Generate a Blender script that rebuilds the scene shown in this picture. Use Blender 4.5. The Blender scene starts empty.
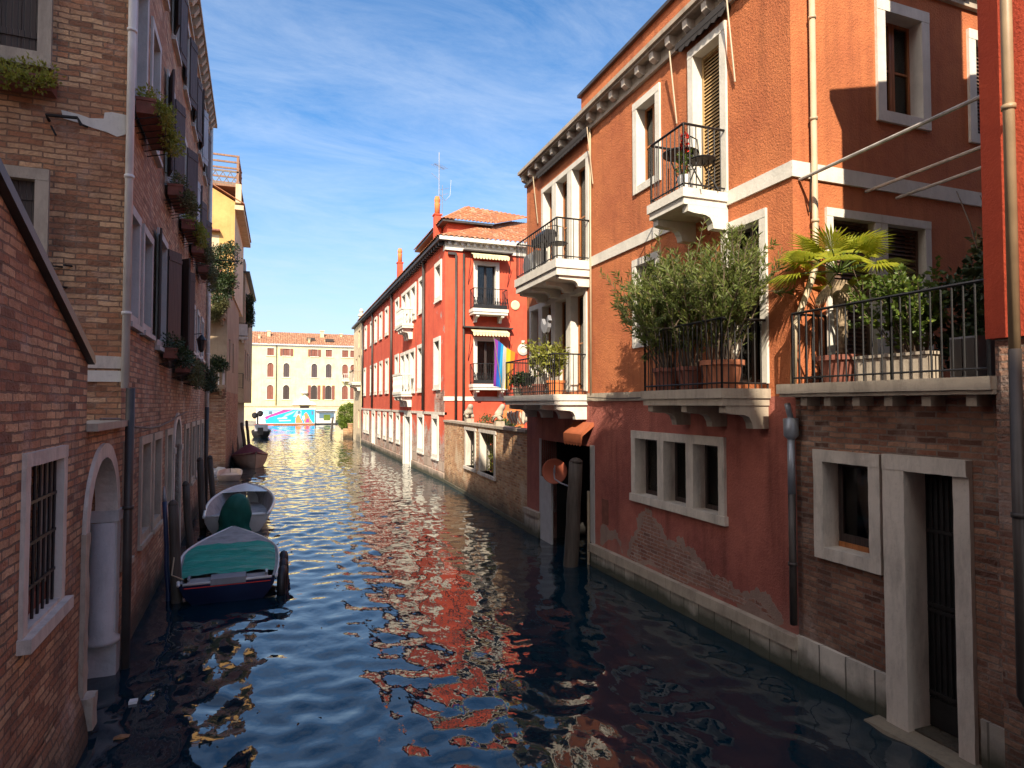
import bpy, bmesh, math, random
import numpy as np
from mathutils import Vector, Matrix
random.seed(7); RNG = np.random.default_rng(11)
R = math.radians
scn = bpy.context.scene
col = scn.collection

# ---------------------------------------------------------------- camera, sky, sun, exposure
cam_d = bpy.data.cameras.new('camera'); cam = bpy.data.objects.new('camera', cam_d); col.objects.link(cam)
cam.location = (0, 0, 3.3)
cam.rotation_euler = (R(90) + math.atan(20 / 625), 0, -math.atan(232 / 625))
cam_d.sensor_width = 36; cam_d.lens = 36 * 625 / 1024
cam_d.clip_start = 0.05; cam_d.clip_end = 9000
scn.camera = cam
SUN_AZ, SUN_EL = 25.0, 38.0          # travel direction: degrees from the canal axis towards the right bank
world = bpy.data.worlds.new('World'); scn.world = world; world.use_nodes = True
wn = world.node_tree; wn.nodes.clear()
def WN(t, **k):
    n = wn.nodes.new(t)
    for a, b in k.items(): setattr(n, a, b)
    return n
sky = WN('ShaderNodeTexSky', sky_type='NISHITA', sun_disc=False, sun_elevation=R(SUN_EL), sun_rotation=R(180 + SUN_AZ),
         altitude=0, air_density=1.0, dust_density=0.35, ozone_density=2.5)
hs = WN('ShaderNodeHueSaturation'); hs.inputs['Saturation'].default_value = 1.24; hs.inputs['Value'].default_value = 1.0
wn.links.new(sky.outputs[0], hs.inputs['Color'])
tc = WN('ShaderNodeTexCoord')
sep = WN('ShaderNodeSeparateXYZ'); wn.links.new(tc.outputs['Generated'], sep.inputs[0])
add = WN('ShaderNodeMath', operation='ADD'); wn.links.new(sep.outputs[2], add.inputs[0]); add.inputs[1].default_value = 0.12
mx = WN('ShaderNodeMath', operation='MAXIMUM'); wn.links.new(add.outputs[0], mx.inputs[0]); mx.inputs[1].default_value = 0.03
dx = WN('ShaderNodeMath', operation='DIVIDE'); wn.links.new(sep.outputs[0], dx.inputs[0]); wn.links.new(mx.outputs[0], dx.inputs[1])
dy = WN('ShaderNodeMath', operation='DIVIDE'); wn.links.new(sep.outputs[1], dy.inputs[0]); wn.links.new(mx.outputs[0], dy.inputs[1])
cmb = WN('ShaderNodeCombineXYZ'); wn.links.new(dx.outputs[0], cmb.inputs[0]); wn.links.new(dy.outputs[0], cmb.inputs[1])
mp = WN('ShaderNodeMapping'); mp.inputs['Rotation'].default_value = (0, 0, R(-28)); mp.inputs['Scale'].default_value = (1.5, 3.2, 1)
wn.links.new(cmb.outputs[0], mp.inputs[0])
n1 = WN('ShaderNodeTexNoise'); n1.inputs['Scale'].default_value = 1.15; n1.inputs['Detail'].default_value = 9; n1.inputs['Roughness'].default_value = .70; n1.inputs['Distortion'].default_value = .5
wn.links.new(mp.outputs[0], n1.inputs['Vector'])
cr = WN('ShaderNodeValToRGB'); cr.color_ramp.elements[0].position = .34; cr.color_ramp.elements[1].position = .84
wn.links.new(n1.outputs[0], cr.inputs[0])
cm = WN('ShaderNodeMath', operation='MULTIPLY'); wn.links.new(cr.outputs[0], cm.inputs[0]); cm.inputs[1].default_value = .42
mix = WN('ShaderNodeMixRGB'); wn.links.new(cm.outputs[0], mix.inputs[0]); wn.links.new(hs.outputs[0], mix.inputs[1])
mix.inputs[2].default_value = (4.6, 5.0, 5.6, 1)
hz = WN('ShaderNodeMapRange'); hz.inputs[1].default_value = .36; hz.inputs[2].default_value = -.02; hz.inputs[3].default_value = 0; hz.inputs[4].default_value = .92; hz.clamp = True
wn.links.new(sep.outputs[2], hz.inputs[0])
mix2 = WN('ShaderNodeMixRGB'); wn.links.new(hz.outputs[0], mix2.inputs[0]); wn.links.new(mix.outputs[0], mix2.inputs[1]); mix2.inputs[2].default_value = (2.85, 3.45, 4.4, 1)
# unseen bright cloud bank added behind-left of the viewer to fill the shaded walls
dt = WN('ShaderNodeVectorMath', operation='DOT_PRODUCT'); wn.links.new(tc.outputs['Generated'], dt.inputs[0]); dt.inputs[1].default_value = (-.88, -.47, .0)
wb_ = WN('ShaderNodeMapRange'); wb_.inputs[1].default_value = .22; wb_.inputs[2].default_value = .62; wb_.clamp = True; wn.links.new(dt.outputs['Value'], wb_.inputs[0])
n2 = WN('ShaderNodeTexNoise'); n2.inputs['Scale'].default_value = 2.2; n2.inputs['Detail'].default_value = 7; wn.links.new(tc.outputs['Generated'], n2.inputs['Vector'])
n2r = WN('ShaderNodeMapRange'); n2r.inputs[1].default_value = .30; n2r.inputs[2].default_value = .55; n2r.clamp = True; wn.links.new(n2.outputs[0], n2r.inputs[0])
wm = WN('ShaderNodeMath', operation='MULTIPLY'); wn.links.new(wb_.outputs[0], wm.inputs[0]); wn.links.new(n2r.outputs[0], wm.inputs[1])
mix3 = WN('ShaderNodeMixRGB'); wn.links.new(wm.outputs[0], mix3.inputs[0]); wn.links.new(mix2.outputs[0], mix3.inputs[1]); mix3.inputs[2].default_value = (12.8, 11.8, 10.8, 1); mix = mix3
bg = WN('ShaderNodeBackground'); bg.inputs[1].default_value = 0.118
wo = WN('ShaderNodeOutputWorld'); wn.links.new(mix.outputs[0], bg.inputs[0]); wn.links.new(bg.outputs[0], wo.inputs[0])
sd = bpy.data.lights.new('sun', 'SUN'); sun = bpy.data.objects.new('sun', sd); col.objects.link(sun)
sd.energy = 4.9; sd.angle = R(0.5); sd.color = (1.0, 0.88, 0.70)
trav = Vector((math.sin(R(SUN_AZ)) * math.cos(R(SUN_EL)), math.cos(R(SUN_AZ)) * math.cos(R(SUN_EL)), -math.sin(R(SUN_EL))))
sun.rotation_euler = trav.to_track_quat('-Z', 'Y').to_euler(); sun.location = (-10, -20, 30)
scn.view_settings.view_transform = 'Standard'; scn.view_settings.look = 'None'
scn.view_settings.exposure = 0.9; scn.view_settings.gamma = 1.0
scn.render.engine = 'CYCLES'
scn.render.resolution_x = 1024; scn.render.resolution_y = 768

# ---------------------------------------------------------------- materials
class NT:
    def __init__(s, name):
        s.m = bpy.data.materials.new(name); s.m.use_nodes = True; s.t = s.m.node_tree; s.t.nodes.clear()
        s.out = s.n('ShaderNodeOutputMaterial'); s.b = s.n('ShaderNodeBsdfPrincipled')
        s.l(s.b.outputs[0], s.out.inputs[0]); s._c = None
    def n(s, t, **k):
        q = s.t.nodes.new(t)
        for a, b in k.items(): setattr(q, a, b)
        return q
    def l(s, a, b): s.t.links.new(a, b)
    def set(s, **k):
        for a, b in k.items(): s.b.inputs[a.replace('_', ' ')].default_value = b
    def coord(s):
        if s._c is None: s._c = s.n('ShaderNodeTexCoord').outputs['Object']
        return s._c
    def wallvec(s):                      # (x + y, z): the in-plane coordinate of an upright wall
        q = s.n('ShaderNodeSeparateXYZ'); s.l(s.coord(), q.inputs[0])
        a = s.math('ADD', q.outputs[0], q.outputs[1]); c = s.n('ShaderNodeCombineXYZ'); s.l(a, c.inputs[0]); s.l(q.outputs[2], c.inputs[1]); return c.outputs[0]
    def z(s):
        q = s.n('ShaderNodeSeparateXYZ'); s.l(s.coord(), q.inputs[0]); return q.outputs[2]
    def math(s, op, a, b=None, c=None):
        q = s.n('ShaderNodeMath', operation=op)
        for i, v in enumerate((a, b, c)):
            if v is None: continue
            if isinstance(v, (int, float)): q.inputs[i].default_value = v
            else: s.l(v, q.inputs[i])
        return q.outputs[0]
    def noise(s, scale, detail=4, rough=.55, stretch=None, dist=0, vec=None):
        v = vec if vec is not None else s.coord()
        if stretch:
            q = s.n('ShaderNodeMapping'); q.inputs['Scale'].default_value = stretch; s.l(v, q.inputs[0]); v = q.outputs[0]
        q = s.n('ShaderNodeTexNoise'); s.l(v, q.inputs['Vector'])
        q.inputs['Scale'].default_value = scale; q.inputs['Detail'].default_value = detail; q.inputs['Roughness'].default_value = rough; q.inputs['Distortion'].default_value = dist
        return q.outputs[0]
    def ramp(s, v, a, b):                # smooth 0..1 between a and b
        q = s.n('ShaderNodeMapRange'); s.l(v, q.inputs[0]); q.inputs[1].default_value = a; q.inputs[2].default_value = b; q.clamp = True
        return q.outputs[0]
    def mixc(s, f, a, b):
        q = s.n('ShaderNodeMixRGB')
        for i, v in enumerate((f, a, b)):
            if isinstance(v, (int, float)): q.inputs[i].default_value = v
            elif isinstance(v, tuple): q.inputs[i].default_value = (v[0], v[1], v[2], 1)
            else: s.l(v, q.inputs[i])
        return q.outputs[0]
    def bump(s, h, strength=.5, dist=.01, prev=None):
        q = s.n('ShaderNodeBump'); s.l(h, q.inputs['Height']); q.inputs['Strength'].default_value = strength; q.inputs['Distance'].default_value = dist
        if prev is not None: s.l(prev, q.inputs['Normal'])
        return q.outputs[0]
    def color(s, c):
        if isinstance(c, tuple): s.b.inputs['Base Color'].default_value = (c[0], c[1], c[2], 1)
        else: s.l(c, s.b.inputs['Base Color'])
    def normal(s, n): s.l(n, s.b.inputs['Normal'])
def sc(c, k): return (c[0] * k, c[1] * k, c[2] * k)

def m_plain(name, c, rough=.6, metal=0.0, var=.25, nscale=6, bump=.15):
    t = NT(name); v = t.ramp(t.noise(nscale, 5), .3, .7); t.color(t.mixc(v, sc(c, 1 - var), sc(c, 1 + var * .6)))
    t.set(Roughness=rough, Metallic=metal)
    if bump: t.normal(t.bump(t.noise(nscale * 8, 3), bump, .01))
    return t.m

def brick_nodes(t, c1, c2, mortar, bw=.25, rh=.072, ms=.0095):
    b = t.n('ShaderNodeTexBrick'); b.offset = .5; b.squash = 1
    wob = t.noise(6.5, 5, .7); wv = t.n('ShaderNodeVectorMath', operation='SCALE'); 
    cb = t.n('ShaderNodeCombineXYZ'); t.l(t.math('SUBTRACT', wob, .5), cb.inputs[0]); t.l(t.math('SUBTRACT', t.noise(5.1, 4, .65), .5), cb.inputs[1])
    t.l(cb.outputs[0], wv.inputs[0]); wv.inputs['Scale'].default_value = .036
    va = t.n('ShaderNodeVectorMath', operation='ADD'); t.l(t.wallvec(), va.inputs[0]); t.l(wv.outputs[0], va.inputs[1])
    t.l(va.outputs[0], b.inputs['Vector'])
    b.inputs['Scale'].default_value = 1; b.inputs['Mortar Size'].default_value = ms; b.inputs['Mortar Smooth'].default_value = .25
    b.inputs['Brick Width'].default_value = bw; b.inputs['Row Height'].default_value = rh; b.inputs['Bias'].default_value = 0.0
    b.inputs['Color1'].default_value = (0, 0, 0, 1); b.inputs['Color2'].default_value = (1, 1, 1, 1); b.inputs['Mortar'].default_value = (.5, .5, .5, 1)
    r = t.n('ShaderNodeValToRGB'); t.l(b.outputs[0], r.inputs[0]); e = r.color_ramp.elements; md = tuple((p + q) / 2 for p, q in zip(c1, c2))
    e[0].position = 0.0; e[0].color = (*sc(c1, .45), 1); e[1].position = 1.0; e[1].color = (*sc(c2, 1.12), 1)
    for pos, cc in ((.10, c1), (.30, (md[0] * 1.02, md[1] * .78, md[2] * .70)), (.55, md), (.82, c2)):
        q = e.new(pos); q.color = (*cc, 1)
    return t.mixc(b.outputs[1], r.outputs[0], t.mixc(t.noise(3.0, 4), sc(mortar, .7), sc(mortar, 1.5))), b.outputs[1]

def m_brick(name, c1, c2, mortar, tint, dirty=.5, algae=True, plaster=None, pl=(.60, .66), bump=1.0, size=(.25, .072)):
    t = NT(name); c, f = brick_nodes(t, c1, c2, mortar, *size)
    big = t.ramp(t.noise(.55, 5, .6), .38, .62); c = t.mixc(t.math('MULTIPLY', big, .55), c, tint)
    mot = t.ramp(t.noise(28, 5, .7), .35, .7); c = t.mixc(t.math('MULTIPLY', mot, .26), c, sc(c1, .55)); per = t.ramp(t.noise(5, 4, .7, vec=t.wallvec()), .42, .7); c = t.mixc(t.math('MULTIPLY', per, .35), c, sc(c1, .45))
    pale = t.ramp(t.noise(1.7, 6, .65), .54, .74); c = t.mixc(t.math('MULTIPLY', pale, .5), c, (.50, .42, .36))
    drk = t.ramp(t.noise(1.1, 6, .7, stretch=(1, 1, .35)), .50, .74); c = t.mixc(t.math('MULTIPLY', drk, dirty), c, (.05, .04, .035))
    bh = t.math('ADD', t.math('MULTIPLY', f, -1.0), t.math('ADD', t.math('MULTIPLY', t.noise(25, 4), .9), t.math('MULTIPLY', t.ramp(t.noise(2.3, 5, .7), .55, .75), -.9)))
    if plaster:
        m = t.ramp(t.noise(.62, 6, .62), *pl); c = t.mixc(m, c, t.mixc(t.noise(3, 4), sc(plaster, .75), plaster))
    if algae:
        z = t.math('ADD', t.z(), t.math('MULTIPLY', t.noise(1.6, 4), .7)); a = t.ramp(z, 1.05, .50); c = t.mixc(t.math('MULTIPLY', a, .85), c, (.035, .035, .022))
    t.color(c); t.set(Roughness=.9); t.normal(t.bump(bh, 1.0 * bump, .022)); return t.m

def m_stucco(name, base, deep, streak=.4, rough_bump=.5, worn=None, algae=0.0, fade=None):
    t = NT(name)
    c = t.mixc(t.ramp(t.noise(.8, 7, .66), .36, .64), base, deep)
    c = t.mixc(t.math('MULTIPLY', t.ramp(t.noise(7, 6, .7), .42, .75), .30), c, sc(base, 1.35))
    st = t.ramp(t.noise(2.2, 5, .6, stretch=(1.6, 1.6, .16)), .50, .76); c = t.mixc(t.math('MULTIPLY', st, streak), c, sc(deep, .42))
    if fade:                              # older, washed-out paint low on the wall
        z = t.math('ADD', t.z(), t.math('MULTIPLY', t.noise(1.3, 5), 1.1)); c = t.mixc(t.math('MULTIPLY', t.ramp(z, fade[1], fade[2]), .7), c, fade[0])
    h = t.math('ADD', t.noise(34, 5, .65), t.math('MULTIPLY', t.noise(4, 4), .6))
    nb = t.bump(h, rough_bump, .022)
    if worn:                              # plaster fallen off: (z_full, z_none, scale, thresholds)
        z0, z1, scl, lo, hi = worn
        g = t.ramp(t.z(), z1, z0); m = t.math('ADD', t.noise(scl, 6, .6), t.math('MULTIPLY', g, .55)); k = t.ramp(m, lo, hi); rim = t.ramp(m, lo - .05, lo)
        bc, bf = brick_nodes(t, (.26, .12, .08), (.38, .20, .14), (.36, .31, .27))
        bc = t.mixc(t.ramp(t.noise(2.2, 5), .45, .62), bc, (.46, .38, .33))
        c = t.mixc(t.math('MULTIPLY', rim, .6), c, (.40, .34, .30)); c = t.mixc(k, c, bc)
        nb = t.bump(t.math('ADD', t.math('MULTIPLY', k, -1.0), t.math('MULTIPLY', t.math('MULTIPLY', bf, k), -.5)), .8, .02, nb)
    if algae:
        z = t.math('ADD', t.z(), t.math('MULTIPLY', t.noise(1.6, 4), .7)); a = t.ramp(z, algae + .5, algae - .1); c = t.mixc(t.math('MULTIPLY', a, .8), c, (.05, .045, .03))
    t.color(c); t.set(Roughness=.92); t.normal(nb); return t.m

def m_stone(name, base=(.62, .59, .53), dirt=.45, joints=None, algae=False):
    t = NT(name); c = t.mixc(t.ramp(t.noise(2.5, 6, .6), .3, .7), sc(base, .82), base)
    st = t.ramp(t.noise(3.5, 7, .74, stretch=(1.4, 1.4, .35)), .46, .72); c = t.mixc(t.math('MULTIPLY', st, dirt), c, sc(base, .30)); sp_ = t.ramp(t.noise(22, 5, .75), .58, .72); c = t.mixc(t.math('MULTIPLY', sp_, .4), c, sc(base, .4))
    h = t.noise(18, 5, .6)
    if joints:
        b = t.n('ShaderNodeTexBrick'); b.offset = joints[2]; t.l(t.wallvec(), b.inputs['Vector']); b.inputs['Scale'].default_value = 1
        b.inputs['Brick Width'].default_value = joints[0]; b.inputs['Row Height'].default_value = joints[1]; b.inputs['Mortar Size'].default_value = .012; b.inputs['Mortar Smooth'].default_value = .2
        b.inputs['Color1'].default_value = (1, 1, 1, 1); b.inputs['Color2'].default_value = (.55, .53, .52, 1); b.inputs['Mortar'].default_value = (.16, .15, .14, 1)
        q = t.n('ShaderNodeMixRGB', blend_type='MULTIPLY'); q.inputs[0].default_value = .85; t.l(c, q.inputs[1]); t.l(b.outputs[0], q.inputs[2]); c = q.outputs[0]
        h = t.math('SUBTRACT', h, t.math('MULTIPLY', b.outputs[1], 1.2))
    if algae:
        z = t.math('ADD', t.z(), t.math('MULTIPLY', t.noise(2.4, 4), .35)); a = t.ramp(z, .53, .29); c = t.mixc(t.math('MULTIPLY', a, .92), c, (.035, .04, .022))
    t.color(c); t.set(Roughness=.75); t.normal(t.bump(h, .45, .012)); return t.m

def m_wood(name, c, rough=.7, planks=0):
    t = NT(name); v = t.noise(3, 5, .6, stretch=(9, 9, .7)); k = t.mixc(t.ramp(v, .3, .7), sc(c, .55), sc(c, 1.25)); h = v
    if planks:
        w = t.n('ShaderNodeTexWave'); t.l(t.wallvec(), w.inputs[0]); w.inputs['Scale'].default_value = planks; h = t.math('ADD', v, t.math('MULTIPLY', t.ramp(w.outputs[1], 0, .12), 2.0)); k = t.mixc(t.ramp(w.outputs[1], .1, 0), k, sc(c, .25))
    t.color(k); t.set(Roughness=rough); t.normal(t.bump(h, .4, .008)); return t.m

def m_tile(name, a=(.47, .17, .065), b=(.31, .11, .048)):
    t = NT(name); bt = t.n('ShaderNodeTexVoronoi'); bt.inputs['Scale'].default_value = 3.2
    q = t.n('ShaderNodeMapping'); q.inputs['Scale'].default_value = (1.6, 1.6, 1.6); t.l(t.coord(), q.inputs[0]); t.l(q.outputs[0], bt.inputs['Vector'])
    sp = t.n('ShaderNodeSeparateColor'); t.l(bt.outputs['Color'], sp.inputs[0])
    c = t.mixc(sp.outputs[0], a, b); c = t.mixc(t.math('MULTIPLY', t.ramp(t.noise(2.2, 5), .5, .75), .5), c, (.16, .12, .09)); c = t.mixc(t.math('MULTIPLY', t.ramp(sp.outputs[1], .75, .9), .6), c, (.58, .36, .22))
    t.color(c); t.set(Roughness=.9); t.normal(t.bump(sp.outputs[2], .6, .03)); return t.m

def m_leaf(name, a, b, c=None, trans=.35, nscale=5):
    t = NT(name); v = t.ramp(t.noise(nscale, 3, .7), .3, .7); k = t.mixc(v, a, b)
    if c: k = t.mixc(t.ramp(t.noise(nscale * 3.1, 2), .60, .72), k, c)
    t.color(k); t.set(Roughness=.5)
    tr = t.n('ShaderNodeBsdfTranslucent'); t.l(k, tr.inputs[0]); ms = t.n('ShaderNodeMixShader'); ms.inputs[0].default_value = trans
    t.l(t.b.outputs[0], ms.inputs[1]); t.l(tr.outputs[0], ms.inputs[2]); t.l(ms.outputs[0], t.out.inputs[0]); return t.m

def m_glass(name, tint=.55):
    t = NT(name); tp = t.n('ShaderNodeBsdfTransparent'); tp.inputs[0].default_value = (tint, tint, tint * .98, 1)
    g = t.n('ShaderNodeBsdfGlossy'); g.inputs['Roughness'].default_value = .03; g.inputs['Color'].default_value = (.8, .8, .8, 1)
    t.l(t.bump(t.noise(1.4, 2), .08, .02), g.inputs['Normal'])
    fr = t.n('ShaderNodeFresnel'); fr.inputs[0].default_value = 1.5
    ms = t.n('ShaderNodeMixShader'); t.l(fr.outputs[0], ms.inputs[0]); t.l(tp.outputs[0], ms.inputs[1]); t.l(g.outputs[0], ms.inputs[2]); t.l(ms.outputs[0], t.out.inputs[0]); return t.m

M = {}
M['brick_left'] = m_brick('weathered brown brick', (.30, .145, .085), (.64, .40, .24), (.19, .15, .11), (.38, .165, .09), .62, plaster=(.50, .39, .30), pl=(.64, .70))
M['brick_side'] = m_brick('orange brown brick', (.33, .155, .085), (.74, .47, .26), (.17, .13, .09), (.44, .18, .09), .70)
M['brick_dark'] = m_brick('old dark red brick', (.16, .068, .045), (.44, .235, .15), (.21, .165, .135), (.25, .115, .075), .45, plaster=(.40, .32, .28), pl=(.58, .70), size=(.215, .062))
M['brick_garden'] = m_brick('ochre garden brick', (.44, .20, .08), (.80, .52, .28), (.52, .40, .27), (.50, .26, .13), .4, plaster=(.70, .52, .34), pl=(.57, .66))
M['brick_fallen'] = m_brick('brick under fallen plaster', (.20, .065, .04), (.36, .155, .10), (.34, .28, .25), (.34, .21, .17), .15, algae=False, size=(.215, .062))
M['stucco_orange'] = m_stucco('orange stucco', (.53, .170, .060), (.40, .112, .042), .55, 1.0)
M['stucco_low'] = m_stucco('faded red stucco', (.43, .132, .094), (.25, .068, .052), .65, .9, fade=((.36, .23, .19), 1.35, .55))
M['stucco_red'] = m_stucco('bright red stucco', (.60, .098, .045), (.48, .065, .032), .42, .35)
M['stucco_red_low'] = m_stucco('peeling red stucco', (.60, .10, .045), (.48, .065, .032), .2, .3, worn=(.4, 2.6, .9, .62, .70))
M['stucco_red_corner'] = m_stucco('red stucco flaking at the corner', (.60, .098, .045), (.48, .065, .032), .18, .25, worn=(2.4, 4.4, 1.3, .64, .70))
M['stucco_end'] = m_stucco('vermilion stucco', (.50, .07, .026), (.40, .05, .022), .35, .5)
M['stucco_yellow'] = m_stucco('ochre yellow stucco', (.58, .35, .125), (.48, .27, .09), .3, .4)
M['stucco_cream'] = m_stucco('cream stucco', (.62, .50, .33), (.50, .38, .24), .45, .4)
M['stucco_beige'] = m_stucco('dirty beige stucco', (.38, .285, .185), (.27, .19, .12), .5, .4)
M['stucco_far'] = m_stucco('pale yellow stucco', (.74, .68, .37), (.66, .56, .26), .3, .2)
M['stucco_grey'] = m_stucco('grey plaster', (.38, .34, .30), (.30, .26, .23), .5, .4, algae=.3)
M['plaster_patch'] = m_stucco('patch of pale plaster', (.52, .49, .46), (.42, .38, .35), .3, .4)
M['mortar'] = m_stucco('bare grey render', (.33, .23, .185), (.25, .165, .135), .3, .6)
M['stone'] = m_stone('istrian stone', (.68, .605, .52), .6); M['stone_dull'] = m_stone('weathered stone', (.46, .385, .30), .6)
M['stone_white'] = m_stone('white painted stone', (.74, .70, .62), .25)
M['stone_grey'] = m_stone('grey stone', (.50, .48, .46), .35)
M['stone_base'] = m_stone('stone base blocks', (.68, .62, .53), .55, (.37, 1.4, 0.0), True)
M['stone_step'] = m_stone('worn door step', (.27, .22, .155), .7)
M['stone_base_far'] = m_stone('pinkish stone base', (.52, .40, .32), .45, (1.1, .42, .5), True)
M['room'] = m_plain('dark room', (.022, .02, .019), .9, 0, .1, 3, 0)
M['glass'] = m_glass('window glass')
M['wood_dark'] = m_wood('dark brown wood', (.045, .028, .024), .6, 5.0)
M['wood_purple'] = m_wood('faded purple brown wood', (.085, .06, .062), .75, 6.0)
M['wood_brown'] = m_wood('varnished brown wood', (.36, .13, .04), .45)
M['wood_pole'] = m_wood('wet mooring wood', (.075, .058, .046), .7)
M['wood_grey'] = m_wood('weathered grey wood', (.19, .155, .13), .85)
M['wood_altana'] = m_wood('brown roof terrace wood', (.26, .14, .085), .8)
M['louvre_tan'] = m_wood('tan louvre', (.46, .30, .13), .6)
M['louvre_dark'] = m_wood('dark brown louvre', (.13, .075, .05), .6)
M['shutter_rust'] = m_wood('rust red shutter', (.21, .07, .045), .7)
M['shutter_blue'] = m_wood('pale blue grey shutter', (.34, .37, .42), .7)
M['curtain'] = m_plain('white curtain', (.72, .69, .60), .9, 0, .15, 9, .1)
M['iron'] = m_plain('dark iron', (.022, .021, .022), .5, .3, .3, 9, .2)
M['iron_pale'] = m_plain('pale painted iron', (.42, .39, .35), .5, .1, .3, 9, .2)
M['iron_grey'] = m_plain('grey painted rail', (.13, .125, .12), .45, .2, .25, 9, .1)
M['iron_rust'] = m_plain('rusty iron', (.16, .075, .045), .8, .1, .4, 9, .3)
M['gutter'] = m_plain('dark gutter', (.06, .05, .045), .5, .2, .3, 4, .1)
M['pipe_white'] = m_plain('white pipe', (.66, .63, .60), .45, 0, .15, 3, .05)
M['pipe_beige'] = m_plain('beige pipe', (.46, .36, .24), .45, 0, .2, 3, .05)
M['pipe_brown'] = m_plain('brown pipe', (.31, .215, .125), .5, 0, .25, 3, .05)
M['pipe_grey'] = m_plain('grey metal pipe', (.30, .32, .36), .4, .4, .2, 4, .05)
M['tile'] = m_tile('clay tiles'); M['tile_far'] = m_tile('far clay tiles', (.32, .14, .07), (.22, .10, .055))
M['terracotta'] = m_plain('terracotta', (.42, .15, .075), .85, 0, .3, 8, .2)
M['terracotta_dark'] = m_plain('dark terracotta', (.22, .075, .05), .85, 0, .3, 8, .2)
M['pot_orange'] = m_plain('orange clay', (.66, .20, .06), .8, 0, .2, 8, .1)
M['soil'] = m_plain('soil', (.05, .035, .025), .95, 0, .3, 20, .4)
M['bark'] = m_wood('bark', (.16, .115, .08), .9)
M['fibre'] = m_plain('dry palm fibre', (.26, .19, .12), .95, 0, .6, 30, .5)
M['leaf_oleander'] = m_leaf('oleander leaf', (.085, .13, .03), (.20, .23, .055), (.36, .32, .09), .45, 4)
M['leaf_palm'] = m_leaf('yellow green palm leaf', (.42, .41, .03), (.22, .28, .022), (.56, .46, .05), .5, 7)
M['leaf_fresh'] = m_leaf('fresh green leaf', (.05, .095, .015), (.14, .20, .028), (.34, .35, .05), .4, 9)
M['leaf_dark'] = m_leaf('dark leaf', (.016, .032, .010), (.04, .065, .017), (.07, .085, .025), .12)
M['leaf_yellow'] = m_leaf('yellowish leaf', (.20, .22, .03), (.32, .32, .05), (.10, .13, .02), .4)
M['leaf_grey'] = m_leaf('greyish leaf', (.075, .08, .035), (.15, .15, .05), (.22, .18, .08), .3)
M['petal_red'] = m_plain('red petal', (.72, .035, .02), .6, 0, .1, 9, 0)
M['canvas_green'] = m_plain('dark green canvas', (.008, .12, .09), .7, 0, .25, 4, .3)
M['canvas_cream'] = m_plain('cream canvas', (.72, .62, .36), .9, 0, .15, 4, .2)
M['canvas_orange'] = m_plain('orange canvas', (.36, .095, .035), .9, 0, .15, 4, .2)
M['canvas_burgundy'] = m_plain('burgundy canvas', (.13, .018, .026), .8, 0, .2, 4, .3)
M['canvas_dark'] = m_plain('dark canvas', (.035, .03, .03), .9, 0, .2, 4, .2)
M['navy'] = m_plain('navy paint', (.018, .03, .085), .35, 0, .2, 3, .1)
M['boat_white'] = m_plain('white gelcoat', (.66, .66, .64), .3, 0, .15, 3, .05)
M['boat_inner'] = m_plain('worn boat floor', (.34, .33, .32), .7, 0, .3, 5, .2)
M['boat_tan'] = m_plain('tan hull', (.48, .36, .28), .5, 0, .2, 3, .1)
M['boat_black'] = m_plain('black rubber', (.015, .015, .017), .5, 0, .3, 4, .1)
M['grey_paint'] = m_plain('grey paint', (.24, .24, .26), .6, 0, .2, 3, .1)
M['dish'] = m_plain('terracotta painted dish', (.50, .135, .075), .6, 0, .12, 4, .05)
M['panel'] = m_plain('pale grey sheet', (.50, .51, .53), .45, 0, .12, 5, .05)
M['white'] = m_plain('white paint', (.78, .76, .72), .5, 0, .1, 5, .05)
M['bush'] = m_leaf('clipped bush leaf', (.10, .16, .015), (.20, .27, .03), (.06, .10, .01), .35)
M['weed'] = m_plain('dead leaf', (.32, .15, .06), .8)
def m_tarp():
    t = NT('turquoise tarpaulin'); v = t.ramp(t.noise(2.2, 6, .65, stretch=(.35, 2.4, 2)), .35, .7)
    t.color(t.mixc(v, (.008, .30, .21), (.025, .48, .35))); t.set(Roughness=.5)
    t.normal(t.bump(t.noise(2.4, 6, .7, stretch=(.45, 4.5, 2)), 1.0, .09)); return t.m
M['tarp'] = m_tarp()
def m_water():
    t = NT('canal water'); t.color((.002, .018, .03)); t.set(Roughness=.035, IOR=1.7)
    q = t.n('ShaderNodeMapping'); q.inputs['Scale'].default_value = (1, .75, 1); t.l(t.coord(), q.inputs[0])
    h = t.math('ADD', t.noise(3.2, 2, .5, vec=q.outputs[0]), t.math('MULTIPLY', t.noise(9, 2, .5, vec=q.outputs[0]), .22))
    t.normal(t.bump(h, .22, .05)); return t.m
M['water'] = m_water()
M['ground'] = m_plain('canal bed mud', (.10, .085, .06), .95, 0, .3, 2, .3)
M['paving'] = m_stone('quay paving', (.36, .33, .29), .4, (.6, .35, .5))
M['asphalt_roof'] = m_plain('roof sheet', (.12, .10, .09), .9)

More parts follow.
